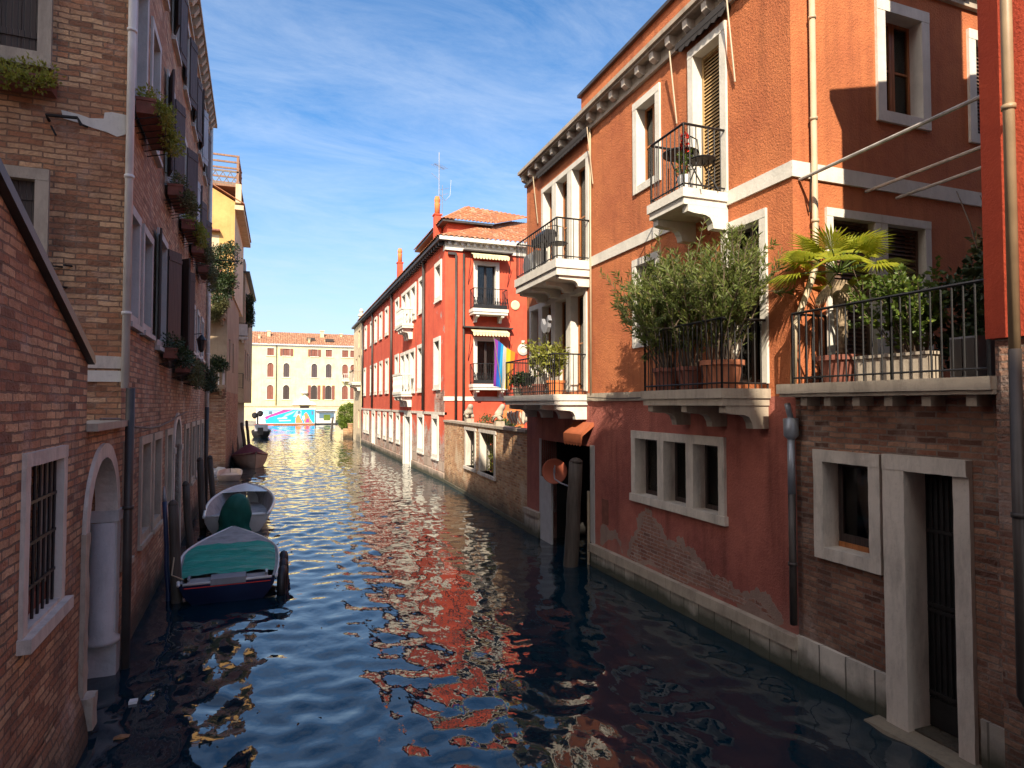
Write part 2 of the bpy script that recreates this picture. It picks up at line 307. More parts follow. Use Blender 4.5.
# ---------------------------------------------------------------- mesh builder
class Fr:                                # a facade: s along it, o out of it, z up
    def __init__(s, o, u, n):
        s.o = np.array(o, float); s.u = np.array(u, float) / np.hypot(*u); s.nn = np.array(n, float) / np.hypot(*n)
    def P(s, a, b, z): return (s.o[0] + s.u[0] * a + s.nn[0] * b, s.o[1] + s.u[1] * a + s.nn[1] * b, z)
W = Fr((0, 0), (1, 0), (0, 1))
class MB:
    def __init__(s): s.v = []; s.f = []; s.mi = []; s.m = 0
    def face(s, pts):
        b = len(s.v); s.v += [tuple(p) for p in pts]; s.f.append(tuple(range(b, b + len(pts)))); s.mi.append(s.m)
    def faces(s, pts, fs):
        b = len(s.v); s.v += [tuple(p) for p in pts]
        for f in fs: s.f.append(tuple(i + b for i in f)); s.mi.append(s.m)
    def box(s, fr, s0, s1, o0, o1, z0, z1):
        p = [fr.P(a, b, c) for c in (z0, z1) for a, b in ((s0, o0), (s1, o0), (s1, o1), (s0, o1))]
        s.faces(p, [(0, 1, 2, 3), (4, 5, 6, 7), (0, 1, 5, 4), (1, 2, 6, 5), (2, 3, 7, 6), (3, 0, 4, 7)]); return s
    def prism_sz(s, fr, poly, o0, o1):
        n = len(poly); p = [fr.P(a, o0, z) for a, z in poly] + [fr.P(a, o1, z) for a, z in poly]
        s.faces(p, [tuple(range(n)), tuple(range(n, 2 * n))] + [(i, (i + 1) % n, n + (i + 1) % n, n + i) for i in range(n)]); return s
    def prism_oz(s, fr, poly, s0, s1):
        n = len(poly); p = [fr.P(s0, a, z) for a, z in poly] + [fr.P(s1, a, z) for a, z in poly]
        s.faces(p, [tuple(range(n)), tuple(range(n, 2 * n))] + [(i, (i + 1) % n, n + (i + 1) % n, n + i) for i in range(n)]); return s
    def tube(s, pts, r, n=8, r1=None, cap=True):
        pts = [Vector(p) for p in pts]; k = len(pts); rings = []
        b = len(s.v); prev = None
        for i, p in enumerate(pts):
            d = (pts[min(i + 1, k - 1)] - pts[max(i - 1, 0)]).normalized()
            a = Vector((0, 0, 1)) if abs(d.z) < .9 else Vector((1, 0, 0))
            x = d.cross(a).normalized() if prev is None else (prev - d * prev.dot(d)).normalized(); prev = x; y = d.cross(x)
            rr = r if r1 is None else r + (r1 - r) * i / (k - 1)
            for j in range(n):
                t = 2 * math.pi * j / n; s.v.append(tuple(p + x * (rr * math.cos(t)) + y * (rr * math.sin(t))))
        for i in range(k - 1):
            for j in range(n):
                s.f.append((b + i * n + j, b + i * n + (j + 1) % n, b + (i + 1) * n + (j + 1) % n, b + (i + 1) * n + j)); s.mi.append(s.m)
        if cap:
            s.f.append(tuple(b + j for j in range(n))); s.mi.append(s.m); s.f.append(tuple(b + (k - 1) * n + j for j in range(n))); s.mi.append(s.m)
        return s
    def lathe(s, c, prof, n=20, axis=(0, 0, 1)):
        q = Vector((0, 0, 1)).rotation_difference(Vector(axis)); c = Vector(c); b = len(s.v); k = len(prof)
        for r, h in prof:
            for j in range(n):
                t = 2 * math.pi * j / n; s.v.append(tuple(c + q @ Vector((max(r, 1e-4) * math.cos(t), max(r, 1e-4) * math.sin(t), h))))
        for i in range(k - 1):
            for j in range(n): s.f.append((b + i * n + j, b + i * n + (j + 1) % n, b + (i + 1) * n + (j + 1) % n, b + (i + 1) * n + j)); s.mi.append(s.m)
        s.f.append(tuple(b + j for j in range(n))); s.mi.append(s.m); s.f.append(tuple(b + (k - 1) * n + j for j in range(n))); s.mi.append(s.m)
        return s
    def build(s, name, mat, parent=None, smooth=False, recalc=True):
        loc = Vector((0, 0, 0))
        if parent is not None:
            q = parent
            while q is not None: loc += q.location; q = q.parent
        me = bpy.data.meshes.new(name); me.from_pydata([(x - loc.x, y - loc.y, z - loc.z) for x, y, z in s.v], [], s.f)
        for m in (mat if isinstance(mat, (list, tuple)) else [mat]): me.materials.append(m)
        me.polygons.foreach_set('material_index', s.mi)
        if recalc:
            bm = bmesh.new(); bm.from_mesh(me); bmesh.ops.recalc_face_normals(bm, faces=bm.faces); bm.to_mesh(me); bm.free()
        if smooth:
            me.polygons.foreach_set('use_smooth', [True] * len(me.polygons))
        me.update()
        o = bpy.data.objects.new(name, me); col.objects.link(o)
        if parent is not None: o.parent = parent
        return o
def thing(name, loc, label, cat, group=None):
    o = bpy.data.objects.new(name, None); col.objects.link(o); o.location = loc; o.empty_display_size = .3
    o['label'] = label; o['category'] = cat
    if group: o['group'] = group
    return o
def tag(o, label, cat, group=None):
    o['label'] = label; o['category'] = cat
    if group: o['group'] = group
    return o
def struct(o, kind='structure'): o['kind'] = kind; return o
def solo(mb, name, mat, loc, label, cat, group=None, smooth=False):     # a thing that is one mesh, origin at loc
    me_parent = bpy.data.objects.new('tmp', None); me_parent.location = loc
    o = mb.build(name, mat, me_parent, smooth); o.parent = None; o.location = loc; bpy.data.objects.remove(me_parent)
    return tag(o, label, cat, group)
def strip(o):                            # smooth by angle for round things with flat caps
    return o

# walls with real openings, each opening a shallow dark room behind
def wall(mb, fr, s0, s1, z0, z1, holes=(), depth=.28, room=.8):
    ss = sorted({s0, s1} | {h[0] for h in holes} | {h[1] for h in holes}); zs = sorted({z0, z1} | {h[2] for h in holes} | {h[3] for h in holes})
    ss = [a for a in ss if s0 <= a <= s1]; zs = [a for a in zs if z0 <= a <= z1]
    for a, b in zip(ss, ss[1:]):
        for c, d in zip(zs, zs[1:]):
            m = ((a + b) / 2, (c + d) / 2)
            if any(h[0] < m[0] < h[1] and h[2] < m[1] < h[3] for h in holes): continue
            mb.face([fr.P(a, 0, c), fr.P(b, 0, c), fr.P(b, 0, d), fr.P(a, 0, d)])
    for h in holes:
        a, b, c, d = h[:4]
        if len(h) > 4:                   # round head: spandrels fill the corners
            r = (b - a) / 2; cx = (a + b) / 2; sp = d - r * h[4]; N = 8
            for sg in (-1, 1):
                pts = [(cx + sg * r * math.cos(t), sp + (d - sp) * math.sin(t)) for t in np.linspace(0, math.pi / 2, N)]
                mb.face([fr.P(cx + sg * r, 0, d)] + [fr.P(x, 0, z) for x, z in pts])
                for (x, z), (x2, z2) in zip(pts, pts[1:]): mb.face([fr.P(x, 0, z), fr.P(x2, 0, z2), fr.P(x2, -depth, z2), fr.P(x, -depth, z)])
        for p, q in (((a, c), (a, d)), ((a, d), (b, d)), ((b, d), (b, c)), ((b, c), (a, c))):
            mb.face([fr.P(p[0], 0, p[1]), fr.P(q[0], 0, q[1]), fr.P(q[0], -depth, q[1]), fr.P(p[0], -depth, p[1])])
            mb.m = 1; mb.face([fr.P(p[0], -depth, p[1]), fr.P(q[0], -depth, q[1]), fr.P(q[0], -room, q[1]), fr.P(p[0], -room, p[1])]); mb.m = 0
        mb.m = 1; mb.face([fr.P(a, -room, c), fr.P(b, -room, c), fr.P(b, -room, d), fr.P(a, -room, d)]); mb.m = 0

def curtain_mb(fr, a, b, z0, z1, o):
    mb = MB(); n = max(6, int((b - a) / .03)); pts = []
    for i in range(n + 1):
        t = a + (b - a) * i / n; w = .018 * math.sin(i * 1.9) + .008 * math.sin(i * .7)
        pts += [fr.P(t, o + w, z0), fr.P(t, o + w, z1)]
    mb.faces(pts, [(2 * i, 2 * i + 2, 2 * i + 3, 2 * i + 1) for i in range(n)])
    b0 = len(mb.v); pts2 = [fr.P(0, 0, 0)]
    return mb

def surround(mb, fr, a, b, c, d, w=.12, p=.035, depth=.2, sill=None, bottom=True, jut=.02):
    """stone frame round the opening a..b, c..d"""
    e = .012
    mb.box(fr, a - w, a + e, -depth, p, c - (w if bottom else 0), d - e); mb.box(fr, b - e, b + w, -depth, p, c - (w if bottom else 0), d - e)
    mb.box(fr, a - w, b + w, -depth, p + .004, d - e + .001, d + w)
    if bottom: mb.box(fr, a + e, b - e, -depth, p - .004, c - w, c + e)
    if sill: mb.box(fr, a - w - jut, b + w + jut, -depth * .5, p + sill, c - w - .07, c - w + .002)

def sash(root, fr, a, b, c, d, mat, o=-.16, leaves=2, bars=1, glass=True, t=.05):
    mb = MB(); n = leaves
    wd = (b - a) / n
    for i in range(n):
        x0, x1 = a + wd * i, a + wd * (i + 1)
        mb.box(fr, x0 + .003, x0 + t, o - .03, o + .02, c, d); mb.box(fr, x1 - t, x1 - .003, o - .03, o + .02, c, d)
        mb.box(fr, x0 + t, x1 - t, o - .028, o + .018, c, c + t * 1.3); mb.box(fr, x0 + t, x1 - t, o - .028, o + .018, d - t, d)
        for k in range(bars):
            z = c + (d - c) * (k + 1) / (bars + 1); mb.box(fr, x0 + t, x1 - t, o - .02, o + .012, z - .015, z + .015)
    s = mb.build('sash', mat, root)
    if glass: MB().box(fr, a + .004, b - .004, o - .012, o - .004, c + .004, d - .004).build('pane', M['glass'], root)
    return s

def louvres(mb, fr, a, b, c, d, o=-.12, step=.055, tilt=.03, fw=.05):
    mb.box(fr, a, a + fw, o - .02, o + .02, c, d); mb.box(fr, b - fw, b, o - .02, o + .02, c, d)
    mb.box(fr, a + fw, b - fw, o - .018, o + .018, c, c + fw); mb.box(fr, a + fw, b - fw, o - .018, o + .018, d - fw, d)
    z = c + fw
    while z < d - fw - .01:
        mb.face([fr.P(a + fw, o + tilt * .5, z), fr.P(b - fw, o + tilt * .5, z), fr.P(b - fw, o - tilt * .5, z + step * .95), fr.P(a + fw, o - tilt * .5, z + step * .95)])
        z += step

def railing(root, fr, path, z0, z1, mat, gap=.1, r=.008, rail=.018, name='railing', post=.016, curl=False):
    """path: list of (s, o) corners"""
    mb = MB()
    for (a, b), (c, d) in zip(path, path[1:]):
        p0, p1 = Vector(fr.P(a, b, 0)), Vector(fr.P(c, d, 0)); L = (p1 - p0).length; n = max(1, round(L / gap))
        for i in range(n + 1):
            p = p0.lerp(p1, i / n); e = i in (0, n)
            mb.tube([(p.x, p.y, z0), (p.x, p.y, z1)], post if e else r, 6)
        mb.tube([(p0.x, p0.y, z1), (p1.x, p1.y, z1)], rail, 6); mb.tube([(p0.x, p0.y, z0 + .07), (p1.x, p1.y, z0 + .07)], rail * .7, 6)
    return mb.build(name, mat, root)

BRK = [(0, 0), (.92, 0), (.92, -.30), (.80, -.36), (.52, -.40), (.42, -.50), (.36, -.74), (.34, -1), (0, -1)]
def balcony(root, fr, s0, s1, P, zb, zt, rail_h, brackets, mat, rmat, gap=.1, bh=.30, rails=True, bw=.13, name='balcony', zrail0=None):
    mb = MB(); m = (zb + zt) / 2
    mb.box(fr, s0, s1, -.02, P, m - .015, zt); mb.box(fr, s0 + .025, s1 - .025, -.02, P - .03, zb, m - .016)
    b = mb.build(name, mat, root)
    for s in brackets:
        MB().prism_oz(fr, [(x * P * .95, zb - .002 + z * bh) for x, z in BRK], s - bw / 2, s + bw / 2).build('bracket', mat, b)
    if rails:
        i = .05; railing(b, fr, [(s0 + i, .0), (s0 + i, P - i), (s1 - i, P - i), (s1 - i, .0)], zt, zt + rail_h, rmat, gap)
    return b

def corrugated(mb, p00, p10, p11, p01, n, amp=.05, cap=.06, rows=1, seg=4):
    """tiled roof plane: p00-p10 along the eave, p01-p11 along the ridge; half round ribs run up the slope"""
    p00, p10, p11, p01 = map(Vector, (p00, p10, p11, p01)); nrm = (p10 - p00).cross(p01 - p00).normalized()
    if nrm.z < 0: nrm = -nrm
    N = n * seg; rws = max(1, rows); g = []
    for j in range(rws + 1):
        v = j / rws
        for i in range(N + 1):
            u = i / N; q = (p00.lerp(p10, u)).lerp(p01.lerp(p11, u), v)
            h = amp * abs(math.sin(math.pi * i / seg)) ** .7
            g.append(tuple(q + nrm * h))
    mb.faces(g, [(j * (N + 1) + i, j * (N + 1) + i + 1, (j + 1) * (N + 1) + i + 1, (j + 1) * (N + 1) + i) for j in range(rws) for i in range(N)])

def leaf_mesh(pts, dirs, L, Wd, fold=.25):
    """a lanceolate leaf at each point along dirs; returns verts, faces"""
    n = len(pts); dirs = dirs / (np.linalg.norm(dirs, axis=1, keepdims=True) + 1e-9)
    rv = RNG.normal(size=(n, 3)); side = np.cross(dirs, rv); side /= (np.linalg.norm(side, axis=1, keepdims=True) + 1e-9)
    up = np.cross(side, dirs); L = np.asarray(L).reshape(-1, 1) * np.ones((n, 1)); Wd = np.asarray(Wd).reshape(-1, 1) * np.ones((n, 1))
    v = np.stack([pts, pts + dirs * L * .45 + side * Wd * .5 + up * Wd * fold, pts + dirs * L, pts + dirs * L * .45 - side * Wd * .5 + up * Wd * fold], 1).reshape(-1, 3)
    f = np.arange(n * 4).reshape(-1, 4)
    f = np.concatenate([f[:, [0, 1, 2]], f[:, [0, 2, 3]]])
    return v, f
def np_build(name, v, f, mat, parent=None, loc=None, smooth=False):
    o_loc = Vector((0, 0, 0))
    if parent is not None:
        q = parent
        while q is not None: o_loc += q.location; q = q.parent
    elif loc is not None: o_loc = Vector(loc)
    me = bpy.data.meshes.new(name); v = np.asarray(v, float) - np.array(o_loc)
    me.vertices.add(len(v)); me.vertices.foreach_set('co', v.ravel().astype(np.float32))
    k = f.shape[1]; me.loops.add(f.size); me.loops.foreach_set('vertex_index', f.ravel().astype(np.int32))
    me.polygons.add(len(f)); me.polygons.foreach_set('loop_start', np.arange(0, f.size, k, dtype=np.int32)); me.polygons.foreach_set('loop_total', np.full(len(f), k, dtype=np.int32))
    if smooth: me.polygons.foreach_set('use_smooth', np.ones(len(f), bool))
    me.materials.append(mat); me.update(); me.validate()
    o = bpy.data.objects.new(name, me); col.objects.link(o)
    if parent is not None: o.parent = parent
    elif loc is not None: o.location = loc
    return o
def clumps(centers, radii, n, L, Wd, up=.3, flat=1.0):
    """leaves in uneven clumps"""
    P_, D_ = [], []
    for c, r in zip(centers, radii):
        d = RNG.normal(size=(n, 3)); d /= np.linalg.norm(d, axis=1, keepdims=True); rr = r * RNG.random((n, 1)) ** .45
        p = np.array(c) + d * rr * np.array([1, 1, flat]); P_.append(p); D_.append(d + np.array([0, 0, up]) + RNG.normal(size=(n, 3)) * .5)
    p = np.concatenate(P_); d = np.concatenate(D_); L_ = L * RNG.uniform(.65, 1.25, len(p)); return leaf_mesh(p, d, L_, Wd * L_ / L)
from mathutils import noise as mnoise
def weather(o, amp=.005, seg=.09):       # chipped, slightly wandering edges on old stone
    bm = bmesh.new(); bm.from_mesh(o.data)
    for _ in range(4):
        es = [e for e in bm.edges if e.calc_length() > seg]
        if not es or len(bm.verts) > 9000: break
        bmesh.ops.subdivide_edges(bm, edges=es, cuts=1, use_grid_fill=True)
    for v in bm.verts:
        p = Vector(v.co) * 9; d = mnoise.noise_vector(p) * amp + mnoise.noise_vector(p * 3.1) * amp * .7
        v.co += d
    bm.to_mesh(o.data); bm.free(); return o
def drainpipe(root, pts, r, mat, name='drainpipe', clamps=(), cm=None):
    mb = MB(); mb.tube(pts, r, 12)
    for z in clamps:
        for (a, b) in zip(pts, pts[1:]):
            if min(a[2], b[2]) <= z <= max(a[2], b[2]) and abs(a[2] - b[2]) > 1e-4:
                t = (z - a[2]) / (b[2] - a[2]); x = a[0] + (b[0] - a[0]) * t; y = a[1] + (b[1] - a[1]) * t; mb.tube([(x, y, z - .02), (x, y, z + .02)], r * 1.25, 12)
    return mb.build(name, mat, root, True)
# ---------------------------------------------------------------- frames of the facades
FR1 = Fr((6.0, 6.0), (.00833, 1), (-1, .00833))          # right bank, orange house and the brick annexe before it
FSW = Fr((6.0, 6.05), (1, 0), (0, -1))                   # its sunny side wall
FL1 = Fr((-1.9, 9.35), (-.035, 1), (1, .035))            # left bank brick house
FLF = Fr(FL1.P(-.17, 0, 0)[:2], (-1, -.035), (.035, -1)) # its front
FR2 = Fr((6.55, 25.85), (0, 1), (-1, 0)); FR2F = Fr((6.55, 25.85), (1, 0), (0, -1))
FGW = Fr((6.55, 25.85), (-.0436, -.999), (-.999, .0436))

# ---------------------------------------------------------------- ground, water
mb = MB(); mb.face([(-4000, -4000, -1.6), (4000, -4000, -1.6), (4000, 4000, -1.6), (-4000, 4000, -1.6)]); struct(mb.build('ground', M['ground']))
def waves(x, y):
    rg = np.random.default_rng(5); h = np.zeros_like(x)
    for lam, amp, k in ((2.6, .0032, 7), (1.25, .0037, 10), (.68, .0033, 18), (.38, .0020, 24)):
        for _ in range(k):
            th = rg.uniform(0, 2 * math.pi); l = lam * rg.uniform(.75, 1.3); kx, ky = 2 * math.pi / l * math.cos(th), 2 * math.pi / l * math.sin(th)
            ph = rg.uniform(0, 6.28); h += amp * rg.uniform(.5, 1) * np.sin(kx * x + ky * y + ph + .6 * np.sin(.31 * kx * y - .27 * ky * x + ph))
    calm = .75 + .45 * np.sin(.35 * x + .21 * y + 1.1) * np.sin(.27 * y - .4 * x)
    return h * calm * .8
xs = np.arange(-3.4, 7.8, .055)
ys = [-7.0]; 
while ys[-1] < 62: ys.append(ys[-1] + max(.05, min(.16, .05 + (ys[-1] - 12) * .0035)))
ys = np.array(ys); X, Y = np.meshgrid(xs, ys); Z = waves(X, Y)
nx, ny = len(xs), len(ys); v = np.stack([X, Y, Z], -1).reshape(-1, 3); i = np.arange(nx * ny).reshape(ny, nx)
f = np.stack([i[:-1, :-1], i[:-1, 1:], i[1:, 1:], i[1:, :-1]], -1).reshape(-1, 4)
struct(np_build('canal_water', v, f, M['water'], smooth=True))
xs = np.arange(-60, 90, .45); ys2 = np.arange(ys[-1] + .002, 112, .4); X, Y = np.meshgrid(xs, ys2); Z = waves(X, Y) * 2.4
nx, ny = len(xs), len(ys2); v = np.stack([X, Y, Z], -1).reshape(-1, 3); i = np.arange(nx * ny).reshape(ny, nx)
f = np.stack([i[:-1, :-1], i[:-1, 1:], i[1:, 1:], i[1:, :-1]], -1).reshape(-1, 4)
struct(np_build('wide_canal_water', v, f, M['water'], smooth=True))
mb = MB()
mb.box(W, -40, -3.4, -8, 55, -1.5, .35); mb.box(W, 7.8, 50, -8, 60, -1.5, .35); mb.box(W, -90, 120, 112.02, 260, -1.5, .6)
struct(mb.build('quay_ground', M['paving']))

# ================================================================ RIGHT BANK: orange house
h1 = thing('orange_house', (6.0, 6.05, 0), 'tall orange stucco house with three stone balconies over the canal', 'house')
ZS = 3.40
holesA = [(3.07, 3.70, 7.22, 8.66), (1.37, 2.03, 6.34, 8.74), (5.72, 6.42, 6.30, 8.52), (6.64, 7.28, 6.30, 8.52), (7.50, 8.06, 6.30, 8.52),
          (5.84, 6.50, 3.57, 5.70), (6.72, 7.34, 3.57, 5.70), (7.56, 8.14, 3.57, 5.70), (8.36, 8.88, 3.57, 5.70),
          (3.10, 3.76, 4.42, 5.80), (.60, 1.28, 3.57, 5.78)]
mb = MB(); wall(mb, FR1, .05, 9.24, ZS, 9.25, holesA)
holesS = [(1.60, 2.32, 7.24, 8.63), (3.40, 4.10, 7.2, 8.6), (.62, 1.38, 3.57, 5.72), (1.58, 2.32, 3.57, 5.72)]
wall(mb, FSW, 0, 7.0, ZS, 9.25, holesS)
a = FR1.P(9.24, 0, 0); mb.box(Fr((a[0], a[1]), (1, 0), (0, 1)), 0, 6.8, -.3, 0, -.6, 9.25)
mb.build('upper_wall', [M['stucco_orange'], M['room']], h1)
mb = MB(); mb.box(W, 9.3, 12.9, 6.95, 15.2, -1, 9.2); mb.box(W, 6.95, 9.29, 6.96, 15.2, 2.95, 9.2); mb.build('core', M['room'], h1)
holesL = [(1.48, 2.10, 1.68, 2.70), (2.26, 2.90, 1.68, 2.70), (3.06, 3.80, 1.68, 2.70), (5.60, 8.24, -1.2, 2.42)]
mb = MB(); wall(mb, FR1, .05, 9.24, -1.2, ZS, holesL, depth=.4, room=3.2)
mb.build('lower_wall', [M['stucco_low'], M['room']], h1)
# fallen plaster: brickwork showing in a ragged patch low on the wall
mb = MB(); rg = random.Random(3)
def ragged(pts, amp, n=4):
    for _ in range(n):
        q = []
        for (a, b), (c, d) in zip(pts, pts[1:] + pts[:1]):
            L_ = math.hypot(c - a, d - b); q += [(a, b), ((a + c) / 2 + rg.uniform(-amp, amp) * L_, (b + d) / 2 + rg.uniform(-amp, amp) * L_ * (0 if abs(b - d) < .005 and L_ > 1 else 1))]
        pts = q
    return pts
top = [(4.06, .52), (3.98, .72), (3.85, .86), (3.72, 1.02), (3.62, 1.30), (3.50, 1.42), (3.34, 1.40), (3.22, 1.28), (3.10, 1.22), (2.98, 1.06), (2.86, .98), (2.66, 1.00), (2.52, 1.08), (2.42, .96), (2.30, 1.00), (2.12, .86), (1.90, .82), (1.62, .74), (1.30, .72), (1.05, .66), (.80, .70), (.62, .62), (.45, .52)]
mb.prism_sz(FR1, ragged(top, .28), -.01, .006); mb.build('bare_brick_patch', M['brick_fallen'], h1)
mb = MB()
rim = [(4.16, .52), (4.08, .76), (3.9, .93), (3.78, 1.08), (3.68, 1.37), (3.52, 1.49), (3.33, 1.47), (3.18, 1.35), (3.06, 1.29), (2.94, 1.13), (2.84, 1.05), (2.68, 1.08), (2.50, 1.17), (2.36, 1.05), (2.24, 1.08), (2.06, .95), (1.86, .90), (1.58, .81), (1.26, .80), (1.0, .74), (.7, .80), (.48, .74), (.30, .52)]
mb.prism_sz(FR1, ragged(rim, .30), -.012, .003); mb.build('mortar_patch', M['mortar'], h1)
mb = MB(); mb.prism_sz(FR1, ragged([(5.2, .5), (5.18, .86), (5.0, .92), (4.8, .84), (4.62, .9), (4.4, .74), (4.3, .5)], .3), -.012, .003); mb.build('mortar_patch', M['mortar'], h1)
# stone base
mb = MB(); mb.box(FR1, .02, 5.52, -.1, .10, .30, .46); weather(mb.build('base_ledge', M['stone_dull'], h1))
mb = MB(); mb.box(FR1, .02, 5.50, -.1, .065, -1.2, .298); weather(mb.build('stone_base', M['stone_base'], h1)); mb = MB(); mb.box(FR1, 8.30, 9.26, -.1, .07, -1.2, .5); weather(mb.build('stone_base', M['stone_base'], h1))
mb = MB(); mb.box(FR1, 8.28, 9.28, -.1, .11, .502, .62); weather(mb.build('base_ledge', M['stone_dull'], h1))
# string courses, cornice
mb = MB(); mb.box(FR1, .05 - .031, 9.24, -.02, .03, 6.15, 6.35); mb.box(FSW, -.03, 7.0, -.02, .031, 6.151, 6.351); mb.build('string_course', M['stone_white'], h1)
mb = MB(); mb.box(FR1, 2.4, 5.70, -.02, .04, 3.36, 3.52); mb.build('string_course', M['stone_dull'], h1)
mb = MB(); mb.box(FR1, -.16, 9.26, -.4, .20, 9.285, 9.33); mb.box(FR1, -.20, 9.28, -.4, .25, 9.331, 9.41); mb.box(FSW, -.18, 7.0, -.4, .20, 9.287, 9.41)
mb.box(FR1, -.04, 9.27, -.1, .06, 9.03, 9.10); mb.box(FSW, -.04, 7.0, -.1, .06, 9.031, 9.101); mb.box(FR1, 0, 9.25, -.1, .02, 9.10, 9.286); mb.box(FSW, 0, 7, -.1, .02, 9.1, 9.288)
co = mb.build('cornice', M['stone_dull'], h1)
for k in range(20):
    s = .12 + k * .475
    MB().prism_oz(FR1, [(0.02, 9.11), (.10, 9.12), (.17, 9.16), (.18, 9.284), (.02, 9.284)], s - .06, s + .06).build('console', M['stone'], co)
for k in range(8):
    s = .3 + k * .475
    MB().prism_oz(FSW, [(0.02, 9.11), (.10, 9.12), (.17, 9.16), (.18, 9.286), (.02, 9.286)], s - .06, s + .06).build('console', M['stone'], co)
# set back attic and roof
mb = MB(); mb.box(FR1, .9, 7.1, -5, -.55, 9.3, 10.55); mb.build('attic', M['stucco_orange'], h1)
mb = MB(); mb.box(FR1, .84, 7.16, -5, -.47, 10.55, 10.62); mb.build('attic_coping', M['gutter'], h1)
mb = MB(); corrugated(mb, FR1.P(-.1, .05, 9.41), FR1.P(9.2, .05, 9.41), FR1.P(9.2, -.6, 9.55), FR1.P(-.1, -.6, 9.55), 60, .02)
corrugated(mb, FR1.P(.5, -.75, 10.63), FR1.P(5.2, -.75, 10.63), FR1.P(4.6, -3.4, 12.2), FR1.P(1.2, -3.4, 12.2), 26, .05)
mb.build('tiled_roof', M['tile'], h1)
# openings
def opening(root, fr, h, style, w=.11, p=.035, mat='stone_white', bottom=True, sill=None, name='window', depth=.2):
    a, b, c, d = h[:4]; mb = MB(); surround(mb, fr, a, b, c, d, w, p, depth, sill, bottom); win = mb.build(name, M[mat], root)
    if style == 'sash_brown': sash(win, fr, a, b, c, d, M['wood_brown'], -.17)
    elif style == 'sash_dark': sash(win, fr, a, b, c, d, M['wood_dark'], -.17)
    elif style == 'sash_one': sash(win, fr, a, b, c, d, M['wood_dark'], -.17, 1, 0)
    elif style == 'curtain':
        sash(win, fr, a, b, c, d, M['wood_dark'], -.17, 2, 0); curtain_mb(fr, a + .05, a + (b - a) * .46, c + .05, d - .04, -.24).build('curtain', M['curtain'], win); curtain_mb(fr, a + (b - a) * .56, b - .05, c + .05, d - .04, -.24).build('curtain', M['curtain'], win)
    elif style == 'louvre_tan': m = MB(); louvres(m, fr, a + .003, b - .003, c + .01, d - .003, -.16); m.build('shutter', M['louvre_tan'], win)
    elif style == 'louvre_dark': m = MB(); louvres(m, fr, a + .003, b - .003, c + .01, d - .003, -.10); m.build('shutter', M['louvre_dark'], win)
    elif style == 'shut': m = MB(); m.box(fr, a + .004, (a + b) / 2 - .004, -.10, -.06, c + .004, d - .004); m.box(fr, (a + b) / 2 + .004, b - .004, -.10, -.06, c + .004, d - .004); m.build('shutter', M['wood_purple'], win)
    return win
opening(h1, FR1, holesA[0], 'sash_brown', .12); 
d = opening(h1, FR1, holesA[1], 'louvre_tan', .12, bottom=False)
for h in holesA[2:5]: opening(h1, FR1, h, 'sash_brown', .105, bottom=False)
for h in holesA[5:9]: opening(h1, FR1, h, 'sash_brown', .11, bottom=False, mat='stone_white')
opening(h1, FR1, holesA[9], 'sash_dark', .11); opening(h1, FR1, holesA[10], 'sash_dark', .11, bottom=False)
# three light window low on the wall
mb = MB(); D = .22
for a, b in ((1.36, 1.492), (2.088, 2.272), (2.888, 3.072), (3.788, 3.92)): mb.box(FR1, a, b, -D, .045, 1.692, 2.688)
mb.box(FR1, 1.36, 3.92, -D, .05, 2.6885, 2.82); mb.box(FR1, 1.33, 3.95, -D, .07, 1.56, 1.6915)
win = weather(mb.build('triple_window', M['stone'], h1), .003)
for h in holesL[:3]: sash(win, FR1, *h, M['wood_dark'], -.2, 1 if h[1] - h[0] < .63 else 1, 0, t=.06)
MB().box(FR1, 4.85, 5.12, -.01, .008, .93, 1.42).build('vent_hatch', M['terracotta_dark'], h1)
opening(h1, FSW, holesS[0], 'sash_brown', .14, .04); opening(h1, FSW, holesS[1], 'louvre_dark', .13, .04)
for h in holesS[2:]: opening(h1, FSW, h, 'louvre_dark', .097, .035, bottom=False, name='terrace_door')
# balconies
balcony(h1, FR1, 1.24, 2.17, .78, 6.10, 6.33, .92, (1.33, 2.08), M['stone_white'], M['iron'], .105)
balcony(h1, FR1, 5.56, 8.02, .80, 5.95, 6.28, .86, (5.70, 6.4, 7.15, 7.86), M['stone_white'], M['iron'], .12, .2)
balcony(h1, FR1, 5.70, 8.80, .80, 3.28, 3.50, .84, (5.84, 6.6, 7.6, 8.6), M['stone_white'], M['iron'], .105, .3)
balcony(h1, FR1, .47, 2.38, .78, 3.28, 3.50, .90, (.58, 1.4, 2.26), M['stone_dull'], M['iron'], .10, .30)
# awning boxes folded up under the cornice, and their arms
for s0, s1 in ((1.05, 2.45), (5.4, 8.4)):
    mb = MB(); mb.box(FR1, s0 + .1, s1 - .1, .02, .12, 8.98, 9.08)
    n = int((s1 - s0 - .2) / .16)
    for k in range(n):
        a = s0 + .1 + k * .16; mb.prism_sz(FR1, [(a, 8.979), (a + .16, 8.979), (a + .15, 8.92), (a + .08, 8.885), (a + .01, 8.92)], .10, .115)
    aw = mb.build('awning', M['canvas_dark'], h1)
    for s in (s0, s1):
        MB().tube([FR1.P(s, .16, 9.02), FR1.P(s, .03, 7.85)], .013, 6).build('awning_arm', M['pipe_beige'], aw)
